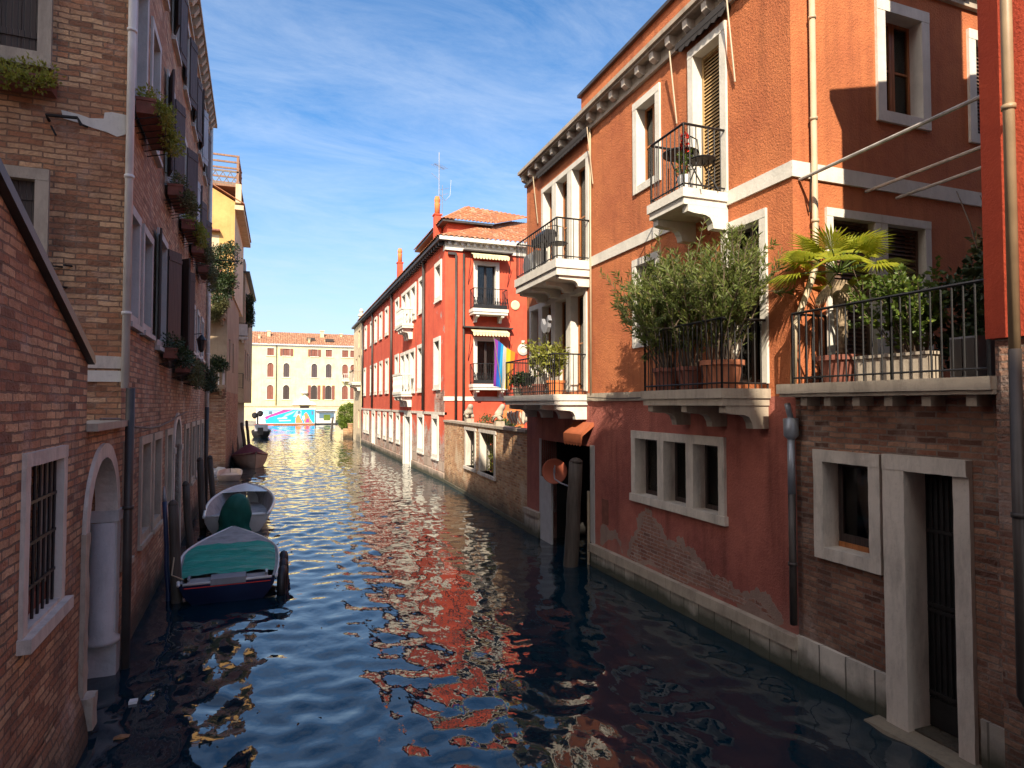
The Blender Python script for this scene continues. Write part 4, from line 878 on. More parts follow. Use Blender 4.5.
for k, h in enumerate(f2):
    mb = MB(); surround(mb, FL1, *h[:4], .12, .03, .2, .05); w_ = mb.build('window', M['stone_grey'], l1); sash(w_, FL1, *h[:4], M['wood_dark'], -.14, 2, 1)
    if k >= 2:
        m_ = M['shutter_blue'] if k == 4 else M['wood_purple']
        lshutter(w_, FL1, h[0] - .03, h[2], h[3], (h[1] - h[0]) / 2, R(5 + 5 * (k % 3)), -1, m_); lshutter(w_, FL1, h[1] + .03, h[2], h[3], (h[1] - h[0]) / 2, R(9 + 5 * (k % 4)), 1, m_)
for k, h in enumerate(f3):
    mb = MB(); surround(mb, FL1, *h[:4], .12, .03, .2, .05); w_ = mb.build('window', M['stone_grey'], l1); sash(w_, FL1, *h[:4], M['wood_dark'], -.14, 2, 1)
    if k >= 2:
        lshutter(w_, FL1, h[0] - .03, h[2] - .05, h[3] + .05, .42, R(6 + 5 * (k % 3)), -1, M['wood_purple'] if k % 2 else M['wood_dark']); lshutter(w_, FL1, h[1] + .03, h[2] - .05, h[3] + .05, .42, R(10 + 5 * (k % 2)), 1, M['shutter_blue'] if k == 5 else M['wood_purple'])
for h in fw_:
    mb = MB(); surround(mb, FLF, *h, .13, .05, .18, .06); w_ = mb.build('window', M['stone_dull'], l1)
    m_ = MB(); a, b, c, d = h; 
    for j in range(4): m_.box(FLF, a + (b - a) * j / 4 + .003, a + (b - a) * (j + 1) / 4 - .003, -.09, -.05, c + .003, d - .003)
    for z in (c + .2, d - .25): m_.box(FLF, a + .02, b - .02, -.05, -.035, z, z + .08)
    m_.build('shutter', M['wood_dark'], w_)
# plaster patches, cable, bracket on the front
rg = random.Random(4)
MB().prism_sz(FLF, [(0, 6.77), (.0, 7.02), (.16, 7.03), (.24, 7.01), (.25, 6.93), (.40, 6.91), (.52, 6.94), (.70, 6.96), (.68, 6.86), (.5, 6.83), (.36, 6.79), (.2, 6.76), (.1, 6.72)], -.01, .012).build('plaster_patch', M['stone_white'], l1)
MB().prism_sz(FLF, [(0, 3.58), (0, 3.72), (.56, 3.72), (.58, 3.58)], -.01, .03).build('plaster_patch', M['stone_white'], l1)
MB().prism_sz(FLF, [(0, 3.75), (0, 3.90), (.30, 3.91), (.56, 3.86), (.55, 3.75)], -.01, .025).build('plaster_patch', M['stone'], l1)
mb = MB(); mb.tube([FLF.P(.82, .02, 6.80), FLF.P(.82, .14, 6.82), FLF.P(.50, .14, 6.84), FLF.P(.46, .12, 6.76)], .02, 8); mb.tube([FLF.P(.8, .02, 6.74), FLF.P(.74, .05, 6.62)], .012, 6); mb.build('iron_bracket', M['iron'], l1)
for (s, z) in ((.65, 5.0), (.55, 5.02), (.6, 4.75), (.42, 6.8)): MB().tube([FLF.P(s, -.02, z), FLF.P(s + .06, .12, z - .02)], .014, 6).build('iron_hook', M['iron'], l1)
MB().tube([FL1.P(s, .07 + .01 * math.sin(s), z) for s, z in ((-1.6, 3.14), (-.6, 3.12), (.4, 2.99), (1.6, 2.93), (2.8, 2.92), (4.2, 2.96), (5.6, 3.04), (7.4, 3.12))], .014, 7).build('cable', M['wood_grey'], l1)
drainpipe(l1, [FL1.P(-.25, .055, 12.9), FL1.P(-.25, .055, 3.5)], .047, M['pipe_white'], clamps=(8.1, 6.2, 4.45))
drainpipe(l1, [FL1.P(-.25, .115, 3.5), FL1.P(-.25, .115, -.5)], .052, M['gutter'], clamps=(2.0,))
drainpipe(l1, [FL1.P(14.2, .08, 12.9), FL1.P(14.2, .08, 3.2)], .06, M['pipe_white'], clamps=(9.5, 7.0, 5))
drainpipe(l1, [FL1.P(14.2, .08, 3.2), FL1.P(14.2, .08, -.5)], .064, M['gutter'])
mb = MB(); mb.tube([FL1.P(14.2, .1, 8.25), FL1.P(14.2, 1.0, 8.25)], .02, 6); mb.tube([FL1.P(14.2, .8, 8.25), FL1.P(14.2, .8, 8.5)], .015, 6); mb.tube([FL1.P(14.2, .95, 8.25), FL1.P(14.2, .95, 8.5)], .015, 6); mb.build('iron_bracket', M['iron'], l1)
lp = thing('wall_lantern', FL1.P(8.3, .3, 4.7), 'small black wall lantern on the brown brick house above the shutter plants', 'lantern')
mb = MB(); mb.tube([FL1.P(8.3, 0, 5.05), FL1.P(8.3, .3, 5.1), FL1.P(8.3, .3, 5.0)], .012, 6); mb.build('arm', M['iron'], lp)
mb = MB(); mb.lathe(FL1.P(8.3, .3, 4.62), [(.03, 0), (.07, .06), (.11, .3), (.13, .31), (.04, .42), (.01, .45)], 8); mb.build('lamp_case', M['iron'], lp)

# flower boxes under the windows: every one a thing
def flower_box(fr, s0, s1, o0, o1, z, label, leaf, hang=.12, h=.17, n=260, rack=True):
    t = thing('flower_box', fr.P((s0 + s1) / 2, (o0 + o1) / 2, z), label, 'flower box', 'flower boxes on the left bank houses')
    mb = MB(); mb.box(fr, s0, s1, o0, o1, z, z + h); mb.box(fr, s0 - .012, s1 + .012, o0 - .01, o1 + .012, z + h - .03, z + h + .012)
    b = mb.build('trough', M['terracotta_dark'], t)
    if rack:
        mb = MB()
        for k in range(7): s = s0 + (s1 - s0) * k / 6; mb.tube([fr.P(s, 0, z + .2), fr.P(s, o1 + .03, z + .17), fr.P(s, o1 + .03, z - .02), fr.P(s, .0, z - .12)], .008, 5)
        mb.tube([fr.P(s0, o1 + .03, z + .16), fr.P(s1, o1 + .03, z + .16)], .01, 5); mb.tube([fr.P(s0, o1 + .03, z + .02), fr.P(s1, o1 + .03, z + .02)], .01, 5); mb.build('rack', M['iron'], t)
    k = max(4, int((s1 - s0) / .13)); cs, rs = [], []
    for j in range(k):
        s = s0 + (s1 - s0) * (j + .5) / k
        cs.append(fr.P(s, (o0 + o1) / 2 + random.uniform(-.03, .05), z + h + random.uniform(.05, .14))); rs.append(random.uniform(.11, .19))
        for _ in range(2): cs.append(fr.P(s + random.uniform(-.05, .05), o1 + random.uniform(.02, .10), z + h * .8 - random.uniform(0, hang + .08))); rs.append(random.uniform(.08, .14))
    v, f = clumps(cs, rs, max(30, n // len(cs)) + 45, .055, .03); np_build('plants', v, f, leaf, t); return t
flower_box(FLF, .74, 2.0, .04, .24, 7.08, 'flower box of yellow green plants under the upper window of the brick front', M['leaf_yellow'], .02, rack=False)
flower_box(FL1, .1, 1.45, .06, .30, 7.2, 'flower box in an iron rack beside the white corner drainpipe', M['leaf_yellow'], .1, .2)
flower_box(FL1, 3.4, 4.6, .06, .30, 7.12, 'dark planted flower box below the purple brown shutters', M['leaf_grey'], .12, .2)
flower_box(FL1, 5.7, 7.0, .06, .32, 7.1, 'bushy green flower box at the fourth upper window', M['leaf_yellow'], .15, .2)
flower_box(FL1, 8.0, 9.2, .06, .34, 7.1, 'round dark flower box beneath the pale blue shutters', M['leaf_grey'], .1, .24)
flower_box(FL1, 10.0, 11.2, .06, .32, 7.0, 'trailing flower box near the far end of the brick house', M['leaf_grey'], .4, .2)
flower_box(FL1, 3.2, 4.5, .06, .28, 4.12, 'low flower box below the half open dark shutter of the first floor', M['leaf_dark'], .1)
flower_box(FL1, 5.0, 6.8, .06, .34, 3.95, 'low flower box full of grey green plants under the big brown shutters', M['leaf_grey'], .25)
flower_box(FL1, 7.2, 9.4, .06, .45, 3.9, 'wide flower box of dark leafy plants below the wall lantern', M['leaf_dark'], .3, .2)

# ================================================================ houses further along the left bank
FL2 = Fr((-2.43, 33), (0, 1), (1, 0)); FL2F = Fr((-2.43, 33), (-1, 0), (0, -1))
l2 = thing('loggia_house', (-4, 36, 0), 'beige house with brick ground floor and two planted balconies behind the brick house', 'house')
mb = MB(); mb.box(FL2F, 0, 7, -9, 0, -1.2, 3.9); mb.build('brick_ground_floor', M['brick_left'], l2)
mb = MB(); wall(mb, FL2F, 0, 7, 3.9, 9.6, [(.75, 1.9, 4.3, 6.6), (2.6, 3.7, 4.3, 6.6), (.75, 1.9, 7.9, 9.3)], depth=.2); wall(mb, FL2, 0, 9, 3.9, 9.6, [(1.5, 2.3, 5, 6.6), (4, 4.8, 5, 6.6)]); mb.box(FL2F, .0, 7, -9, -1.0, 9.4, 9.6); mb.build('upper_wall', [M['stucco_beige'], M['room']], l2)
def rail_baluster(root, fr, s0, s1, P, z0, z1, mat, gap=.16):
    mb = MB()
    for (p, q) in (((s0, .0), (s0, P)), ((s0, P), (s1, P))):
        L = abs(q[0] - p[0]) + abs(q[1] - p[1]); n = max(2, int(L / gap))
        for k in range(n + 1): a = p[0] + (q[0] - p[0]) * k / n; b = p[1] + (q[1] - p[1]) * k / n; mb.tube([fr.P(a, b, z0), fr.P(a, b, z1)], .03, 6)
        lo, hi = sorted((p[0], q[0])); lo2, hi2 = sorted((p[1], q[1])); mb.box(fr, lo - .06, hi + .06, lo2 - .06, hi2 + .06, z1, z1 + .09)
    return mb.build('balustrade', mat, root)
for (zb, zt) in ((4.0, 4.2), (7.35, 7.6)):
    b = balcony(l2, FL2F, .02, 3.2, .95, zb, zt, 1, (.2, 1.6, 3.0), M['stucco_beige'], M['iron'], rails=False, bh=.28)
    rail_baluster(b, FL2F, .1, 3.1, .88, zt, zt + .8, M['stone_white'] if zb < 5 else M['stucco_beige'])
rg = random.Random(8); mb = MB()
for k in range(14):
    c = FL2F.P(rg.uniform(0, 1.6), rg.uniform(.0, .35), rg.uniform(-.1, .35)); mb.lathe(c, [(.0, -.2), (.18, -.1), (.22, .02), (.15, .14), (.0, .2)], 7, (rg.uniform(-.4, .4), rg.uniform(-.4, .4), 1))
mb.build('footing_stones', M['stone_grey'], l2)
def balcony_plants(name, label, cs, rs, leaf, n=150, L=.11, Wd=.05, loc=None, cat='plant', group=None):
    v, f = clumps(cs, rs, n, L, Wd); o = np_build(name, v, f, leaf, None, loc or tuple(np.mean(np.array(cs), 0) - np.array([0, 0, max(rs)]))); return tag(o, label, cat, group)
rg = random.Random(12)
balcony_plants('climbing_plant', 'dark climbing plant spilling over the topmost balcony of the loggia house', [FL2F.P(rg.uniform(-.25, 1.3), rg.uniform(.5, 1.1), rg.uniform(8.1, 10.7)) for _ in range(60)], [rg.uniform(.22, .42) for _ in range(60)], M['leaf_dark'], 130, .12, .06)
balcony_plants('hanging_plant', 'brownish plant hanging from the edge of the upper loggia balcony', [FL2F.P(.1 + .05 * q, 1.02, 8.0 - .07 * q) for q in range(10)], [rg.uniform(.26, .3) for _ in range(10)], M['leaf_grey'], 190, .11, .05)
balcony_plants('balcony_plant', 'leafy plant on the balustrade of the lower loggia balcony', [FL2F.P(.05 + .07 * q, .9, 5.0 + .15 * (q % 3)) for q in range(8)], [rg.uniform(.2, .28) for _ in range(8)], M['leaf_dark'], 190, .11, .05)
balcony_plants('balcony_plant', 'larger green plant at the wall end of the lower loggia balcony', [FL2F.P(.9 + .09 * q, .9, 5.1 + .16 * (q % 3)) for q in range(8)], [rg.uniform(.22, .3) for _ in range(8)], M['leaf_grey'], 190, .11, .05)

ly = thing('yellow_house', (-4, 40, 0), 'ochre yellow house with a wooden roof terrace above the loggia house', 'house')
FY = Fr((-2.35, 36), (-1, 0), (0, -1)); FYC = Fr((-2.35, 36), (0, 1), (1, 0))
mb = MB(); wall(mb, FY, 0, 8, 9.0, 14.0, [(.75, 1.55, 10.4, 12.2)], depth=.15); mb.prism_sz(FY, [(0, 14.001), (0, 14.05), (3.6, 16.1), (7.6, 14.05), (8, 14.001)], -8.4, 0); mb.build('gable_wall', [M['stucco_yellow'], M['room']], ly)
mb = MB(); mb.box(FYC, 0.001, 8.4, -7.5, -.001, 9.0, 14.0); mb.build('canal_wall', M['stucco_cream'], ly)
mb = MB(); mb.box(FYC, -.12, 8.5, -.02, .42, 13.62, 13.86); mb.build('eave', M['stucco_cream'], ly)
mb = MB(); corrugated(mb, (-1.9, 35.85, 13.95), (-1.9, 44.5, 13.95), (-5.95, 44.5, 16.25), (-5.95, 35.85, 16.25), 40, .05); mb.build('tiled_roof', M['tile'], ly)
mb = MB(); mb.box(FY, .7, 1.6, 0, .35, 12.35, 12.42); mb.box(FY, .62, 1.7, .0, .1, 10.2, 10.4); mb.build('window_hood', M['shutter_rust'], ly)
MB().box(FYC, -.1, .25, .02, .3, 14.0, 15.0).build('chimney', M['stucco_cream'], ly)
al = thing('roof_terrace', (-3, 37.5, 14.2), 'weathered wooden roof terrace with lattice rail on top of the yellow house', 'roof terrace')
mb = MB()
for x in (-2.28, -4.0, -5.6):
    for y in (36.6, 39): mb.box(W, x - .06, x + .06, y - .06, y + .06, 13.9 if x > -3 else 14.6, 16.72)
mb.build('post', M['wood_altana'], al)
mb = MB()
for z in (16.66, 16.32, 15.98):
    mb.box(W, -5.7, -2.2, 36.53, 36.60, z, z + .09); mb.box(W, -2.32, -2.22, 36.6, 39.1, z - .01, z + .08); mb.box(W, -5.7, -2.2, 39.0, 39.07, z, z + .09)
mb.build('rail', M['wood_altana'], al)
mb = MB(); mb.box(W, -5.8, -2.1, 36.4, 39.2, 14.98, 15.1); mb.build('deck', M['wood_altana'], al)
mb = MB()
for k in range(9):
    x = -5.6 + k * .37; mb.tube([(x, 36.56, 15.14), (x + .37, 36.56, 15.8)], .022, 5); mb.tube([(x + .37, 36.57, 15.14), (x, 36.57, 15.8)], .022, 5)
mb.box(W, -5.7, -2.2, 36.54, 36.59, 15.8, 15.88); mb.box(W, -5.7, -2.2, 36.54, 36.59, 15.12, 15.2)
mb.build('lattice', M['wood_grey'], al)

FL3 = Fr((-2.25, 45), (0, 1), (1, 0)); FL3F = Fr((-2.25, 45), (-1, 0), (0, -1))
l3 = thing('beige_corner_house', (-4, 48, 0), 'beige house overhanging the canal past the yellow house', 'house')
mb = MB(); wall(mb, FL3F, 0, 6, 3.4, 12.0, [(.35, .85, 7.9, 9.6)], depth=.15); wall(mb, FL3, 0, 12, 3.4, 12.0, [(1, 2, 5, 7), (4, 5, 5, 7), (7, 8, 5, 7), (1, 2, 8.5, 10.5), (4, 5, 8.5, 10.5)], depth=.2); mb.box(FL3F, .01, 6, -12, -.9, 3.4, 3.5); mb.box(FL3F, .001, 6, -12, -.001, 3.38, 3.399); mb.build('upper_wall', [M['stucco_beige'], M['room']], l3)
mb = MB(); mb.box(FL3F, .55, 6, -12, -.1, -1.2, 3.38); mb.build('lower_wall', M['stucco_grey'], l3)
mb = MB(); mb.box(FL3F, -.28, 6, -12, .22, 12.001, 12.12); mb.build('eave', M['gutter'], l3)
mb = MB(); mb.box(FL3F, .05, .95, -2, -.2, 12.121, 13.0); mb.build('roof_block', M['stucco_grey'], l3)
b = balcony(l3, FL3F, -.2, 1.15, .5, 7.55, 7.72, .9, (.1, .8), M['stone_grey'], M['iron'], .1, .2)
MB().box(FL3F, -.2, 1.1, .44, .47, 7.8, 8.55).build('railing_panel', M['stone_grey'], b)
railing(l3, FL3F, [(.05, 0), (.05, .45), (.95, .45), (.95, 0)], 4.3, 5.3, M['iron'], .3, name='railing')
balcony_plants('hanging_plant', 'small dark plant hanging on the canal side of the beige corner house', [FL3.P(1.0 + .08 * q, .2, 10.5 - .16 * q) for q in range(11)], [rg.uniform(.28, .36) for _ in range(11)], M['leaf_dark'], 190, .14, .07)

# ================================================================ right bank beyond the palazzo
r3 = thing('cream_corner_house', (7, 57, 0), 'narrow cream house with a stone balcony at the canal mouth past the red palazzo', 'house')
F3 = Fr((6.52, 54.6), (0, 1), (-1, 0))
mb = MB(); wall(mb, F3, 0, 6, -1.2, 10.4, [(1.4, 2.4, 5.2, 7.6), (1.4, 2.4, 8.3, 9.8), (3.6, 4.4, 5.2, 7.4), (1.3, 2.3, 1.2, 2.8)]); mb.box(W, 7.4, 18, 54.61, 60.6, -1, 10.4); mb.build('wall', [M['stucco_cream'], M['room']], r3)
mb = MB(); mb.box(F3, -.05, 6.2, -12, .22, 10.401, 10.56); mb.build('cornice', M['gutter'], r3)
b = balcony(r3, F3, .5, 3.4, .75, 4.95, 5.2, .9, (.8, 2, 3.1), M['stone_white'], M['stone_white'], rails=False, bh=.5); rail_baluster(b, F3, .6, 3.3, .65, 5.2, 6.15, M['stone_dull'])
mb = MB(); mb.lathe((6.55, 55.2, 10.56), [(.22, 0), (.22, .3), (.3, .35), (.3, .5), (.12, .6), (.2, .8), (.1, 1.0)], 12); mb.build('finial', M['stone'], r3)
gwall = MB(); gwall.box(W, 5.75, 12, 62, 62.35, -1.2, .95); solo(gwall, 'low_brick_wall', M['brick_garden'], (7, 62, 0), 'low brick wall at the canal mouth below the round bush', 'wall')
mb = MB(); mb.box(W, 6.15, 6.55, 61.5, 61.95, -1.2, 1.35); mb.box(W, 6.1, 6.6, 61.45, 62.0, 1.35, 1.45); solo(mb, 'brick_pillar', M['brick_garden'], (6.35, 61.7, 0), 'square brick pillar standing at the water before the round bush', 'pillar')
bt = thing('clipped_bush', (6.3, 64, .4), 'large round clipped green bush at the end of the canal', 'bush')
rg = random.Random(21); cs, rs = [], []
for _ in range(130):
    d = Vector((rg.gauss(0, 1), rg.gauss(0, 1), rg.gauss(0, 1))).normalized(); cs.append((6.35 + d.x * .82, 64 + d.y * .82, 2.05 + d.z * 1.1)); rs.append(rg.uniform(.25, .4))
v, f = clumps(cs, rs, 60, .13, .07); np_build('foliage', v, f, M['bush'], bt); mb = MB(); mb.tube([(6.35, 64, .2), (6.35, 64, 2)], .07, 8); mb.build('trunk', M['bark'], bt)

# ================================================================ far bank: pale yellow palace
fp = thing('pale_yellow_palace', (4, 112, .6), 'wide pale yellow palace with arched shuttered windows across the wide canal', 'palace')
FF = Fr((0, 112), (1, 0), (0, -1)); sx = [-9.5, -6.2, -1.55, .97, 5.46, 7.82, 10.57, 11.95, 15.0, 18.0, 22]
rows = []
for k, x in enumerate(sx):
    if x > -4 or k < 2:
        rows += [(x - .5, x + .5, 4.1, 6.5, 1.0), (x - .48, x + .48, 7.85, 10.2, 1.0), (x - .52, x + .52, 11.45, 12.65)]
mb = MB(); wall(mb, FF, -16, 40, .2, 13.2, rows, depth=.25); mb.box(W, -16, 40, 112.9, 124, .2, 13.2); mb.build('wall', [M['stucco_far'], M['room']], fp)
cols = ['shutter_rust', 'shutter_rust', 'shutter_rust', 'wood_brown', 'wood_dark', 'shutter_rust', 'shutter_rust', 'shutter_rust', 'shutter_rust', 'wood_purple', 'shutter_rust']
for j, h in enumerate(rows):
    a, b, c, d = h[:4]; mb = MB(); mb.box(FF, a - .07, a, -.2, .05, c, d - (.5 if len(h) > 4 else 0)); mb.box(FF, b, b + .07, -.2, .06, c, d - (.5 if len(h) > 4 else 0)); mb.box(FF, a - .2, b + .2, -.2, .12, c - .16, c)
    if len(h) > 4:
        cx, r = (a + b) / 2, (b - a) / 2; sp = d - r
        for q in range(12):
            t0, t1 = math.pi * q / 12, math.pi * (q + 1) / 12; mb.prism_sz(FF, [(cx + math.cos(t) * rr, sp + math.sin(t) * rr) for t, rr in ((t0, r), (t0, r + .08), (t1, r + .08), (t1, r))], -.15, .06)
    else: mb.box(FF, a - .13, b + .13, -.2, .06, d, d + .12)
    w_ = mb.build('window', M['stone'], fp); row = j % 3; col_ = j // 3
    m_ = M['shutter_rust'] if (col_ in (2, 6, 7) or row == 2) else (M['wood_purple'] if row == 1 else M['wood_dark'])
    MB().box(FF, a, (a + b) / 2 - .015, -.14, -.08, c, d).build('shutter', m_, w_); MB().box(FF, (a + b) / 2 + .015, b, -.14, -.08, c, d).build('shutter', m_, w_)
    if (row == 0 and col_ in (4, 5)) or (row == 2 and col_ in (3, 4)):
        MB().box(FF, a - .52, a - .04, .07, .11, c, d).build('shutter', M['shutter_rust'], w_); MB().box(FF, b + .04, b + .52, .07, .11, c, d).build('shutter', M['shutter_rust'], w_)
mb = MB(); mb.box(FF, -16, 40, -.2, .35, 13.201, 13.36); mb.box(FF, -16, 40, -.1, .08, 12.95, 13.2); mb.build('cornice', M['stone_white'], fp)
mb = MB(); corrugated(mb, (-16, 111.6, 13.37), (40, 111.6, 13.37), (40, 117, 15.9), (-16, 117, 15.9), 150, .07, seg=3); mb.build('tiled_roof', M['tile_far'], fp)
for (x, y, z, w_, h_) in ((-1.9, 115, 14.3, .5, 2.0), (4.6, 112.8, 13.6, .35, 1.3), (6.9, 115.5, 15, .6, 1.7), (-3.4, 114, 14, .35, 1.4), (10.2, 116, 15.2, .4, 1.1)):
    mb = MB(); mb.box(W, x - w_ / 2, x + w_ / 2, y - .3, y + .3, z - .6, z + h_ - .5); mb.box(W, x - w_ / 2 - .08, x + w_ / 2 + .08, y - .38, y + .38, z + h_ - .5, z + h_ - .38); mb.build('chimney', M['stucco_cream'], fp)
for (x, y, z) in ((4.9, 113.6, 14.4), (8.0, 113.2, 14.25)): mb = MB(); mb.box(W, x - .7, x + .7, y - .3, y + .3, z - .1, z + .38); mb.build('skylight', M['wood_dark'], fp)
drainpipe(fp, [FF.P(-.62, .12, 13.2), FF.P(-.62, .12, 2.5)], .08, M['gutter'])
b = balcony(fp, FF, 10.0, 13.2, .8, 7.2, 7.5, 1, (10.4, 11.3, 12.8), M['stone_white'], M['stone_white'], rails=False, bh=.5); rail_baluster(b, FF, 10.1, 13.1, .7, 7.5, 8.45, M['stone_white'], .3)
mb = MB(); mb.prism_sz(FF, [(1.9, 3.15), (2.5, 3.7), (3.0, 3.75), (3.2, 4.3), (3.9, 4.9), (4.6, 4.3), (4.8, 3.75), (5.3, 3.7), (5.9, 3.15)], 0, .35); mb.lathe(FF.P(3.9, .2, 4.9), [(.3, 0), (.6, .25), (.5, .45), (.2, .5)], 12); mb.build('pediment', M['stone_white'], fp)
mb = MB(); mb.box(FF, 3.2, 4.7, -.1, .02, .6, 3.0); mb.build('portal', M['wood_dark'], fp)
qw = MB(); qw.box(W, -16, 40, 109.2, 112.0, -1.2, .6); struct(qw.build('far_quay', M['paving']))
mb = MB(); mb.box(W, -16, 3.0, 110.6, 110.9, .6, 2.9); mb.box(W, 4.9, 40, 110.6, 110.9, .6, 2.9); mb.box(W, -16, 3.05, 110.5, 111.0, 2.9, 3.02); mb.box(W, 4.85, 40, 110.5, 111.0, 2.9, 3.02); solo(mb, 'garden_wall', M['stucco_cream'], (0, 110.7, .6), 'long cream wall along the far quay before the pale yellow palace', 'wall')

# water bus stop with the advert sheet
ps = thing('water_bus_stop', (1.5, 105, 0), 'floating water bus stop wrapped in a blue and pink advert below the pale yellow palace', 'water bus stop')
FP = Fr((0, 104), (1, 0), (0, -1))
mb = MB(); mb.box(FP, -3.6, 8.6, -3.2, .25, -.3, .22); mb.build('pontoon', M['iron'], ps)
mb = MB(); mb.box(FP, -3.6, -.9, .251, .27, -.1, .2); mb.build('pontoon_band', M['petal_red'], ps)
mb = MB(); mb.box(FP, -.9, 5.2, .251, .27, -.02, .14); mb.build('pontoon_band', M['wood_brown'], ps)
mb = MB(); mb.box(FP, -3.4, 5.25, -3, 0, .23, 2.45); mb.build('cabin', M['white'], ps)
mb = MB(); mb.box(FP, -3.5, 5.35, -3.1, .1, 2.451, 2.60); mb.box(FP, 5.36, 8.6, -3.1, .1, 2.2, 2.35); mb.build('roof', M['stone_white'], ps)
C_ = {'ad_blue': (.02, .36, .80), 'ad_light': (.30, .60, .78), 'ad_pink': (.80, .05, .24), 'ad_orange': (.85, .25, .08), 'ad_window': (.10, .16, .22)}
for k_, c_ in C_.items(): M[k_] = m_plain(k_, c_, .35, 0, .08, 2, 0)
ad = MB(); ad.box(FP, -2.1, 5.2, .0, .012, .3, 2.4); A = ad.build('advert_sheet', M['ad_blue'], ps)
def adp(name, poly, m, o=.02): MB().prism_sz(FP, poly, .0, o).build(name, M[m], A)
adp('stripe', [(-3.35, .3), (-2.0, .3), (-2.55, 2.38), (-3.35, 2.38)], 'white', .021)
adp('stripe', [(-2.5, 2.36), (-2.2, 1.1), (.6, 2.0), (1.4, 2.36)], 'ad_light', .017)
adp('stripe', [(-1.9, .9), (-1.5, 1.25), (1.9, 2.36), (.5, 2.37), (-2.2, 1.3)], 'ad_pink', .019)
adp('stripe', [(.2, 1.0), (1.9, 1.8), (2.4, 2.30), (.9, 1.7)], 'ad_light', .018)
adp('glazing', [(1.95, 1.3), (3.2, 1.3), (3.2, 2.28), (2.5, 2.28)], 'ad_light', .022); adp('glazing', [(-1.6, 1.7), (-1.1, 1.7), (-1.1, 2.2), (-1.6, 2.2)], 'ad_window', .024); adp('glazing', [(4.7, 1.6), (5.0, 1.6), (5.0, 2.2), (4.7, 2.2)], 'ad_window', .024)
adp('figure', [(2.35, .32), (2.3, .9), (2.5, 1.45), (2.85, 1.7), (3.0, 1.2), (3.35, .6), (3.4, .32)], 'ad_orange', .026); adp('figure', [(3.7, .32), (3.55, .8), (3.6, 1.7), (3.9, 2.0), (4.2, 1.6), (4.5, .9), (4.9, .32)], 'ad_orange', .026)
adp('figure', [(2.62, 1.72), (2.7, 2.2), (3.0, 2.25), (3.15, 1.8)], 'ad_window', .028); adp('figure', [(3.25, .9), (3.35, 1.4), (3.7, 1.45), (3.72, .9)], 'white', .028); adp('figure', [(3.8, .4), (4.0, 1.0), (4.3, 1.0), (4.4, .4)], 'ad_pink', .029)
adp('lettering', [(-.3, .95), (1.1, 1.05), (1.1, 1.18), (-.3, 1.12)], 'white', .023); adp('lettering', [(-.1, .62), (1.6, .66), (1.6, .8), (-.1, .78)], 'white', .023)
mb = MB(); mb.box(FP, 5.3, 8.4, -2.6, -.4, .24, 2.19); mb.build('waiting_room', M['stone_white'], ps)
MB().box(FP, 5.9, 8.2, -.399, -.37, 1.0, 1.85).build('glazing', M['ad_window'], ps); MB().box(FP, 6.6, 7.6, -.369, -.35, .7, 1.6).build('poster', M['bush'], ps)

# ================================================================ mooring poles
def pole(x0, y0, x1, y1, zt, r, label, tip=None, group='mooring poles along the left bank'):
    t = thing('mooring_pole', (x0, y0, 0), label, 'mooring pole', group); a = Vector((x0, y0, 0)); b = Vector((x1, y1, zt)); d = (b - a) / zt
    pts = [a + d * z for z in np.linspace(-1.3, zt, 9)]; rg = random.Random(int(abs(x0 * 100 + y0 * 10)))
    pts = [p + Vector((rg.uniform(-.012, .012), rg.uniform(-.012, .012), 0)) for p in pts]
    mb = MB(); mb.tube(pts, r * 1.08, 12, r * .92); mb.build('shaft', M['wood_pole'] if r > .06 else M['navy'], t, True)
    mb = MB(); 
    if tip: mb.lathe(b, [(r * .8, 0), (r * .85, .05), (r * .4, .22), (.005, .26)], 10, d)
    else: mb.lathe(b, [(r * .90, -.02), (r * .84, .03), (r * .5, .07), (.005, .085)], 12, d)
    mb.build('cap', M['pipe_grey'] if tip else M['wood_pole'], t, True); return t
pole(-1.73, 11.99, -1.80, 11.96, 1.66, .04, 'thin navy mooring pole with a grey tip against the brick wall', True)
pole(-1.57, 11.82, -1.65, 11.79, 1.62, .085, 'thick dark mooring pole nearest the green covered boat')
pole(-1.84, 15.68, -1.95, 15.66, 1.5, .08, 'dark mooring pole beside the bow of the green covered boat')
pole(-1.88, 18.57, -1.98, 18.55, 1.8, .09, 'leaning mooring pole at the stern of the white boat')
pole(-1.98, 22.65, -2.12, 22.65, 1.54, .09, 'mooring pole at the far end of the brown brick house')
pole(-2.35, 37.72, -2.55, 37.73, 1.7, .10, 'mooring pole left of the burgundy covered boat')
pole(-2.32, 41.79, -2.6, 41.8, 1.9, .11, 'mooring pole behind the burgundy covered boat')
pole(-2.30, 48.9, -2.55, 48.9, 1.9, .12, 'mooring pole under the overhanging beige house')
pole(-2.30, 54.7, -2.5, 54.7, 1.9, .12, 'furthest mooring pole along the left bank')
pole(5.585, 11.64, 5.70, 11.58, 2.12, .15, 'big grey mooring pole before the dark water gate of the orange house', group='mooring poles along the right bank')
pole(4.98, 67.1, 5.15, 67.0, 1.9, .11, 'lone mooring pole in open water before the round bush', group='mooring poles along the right bank')

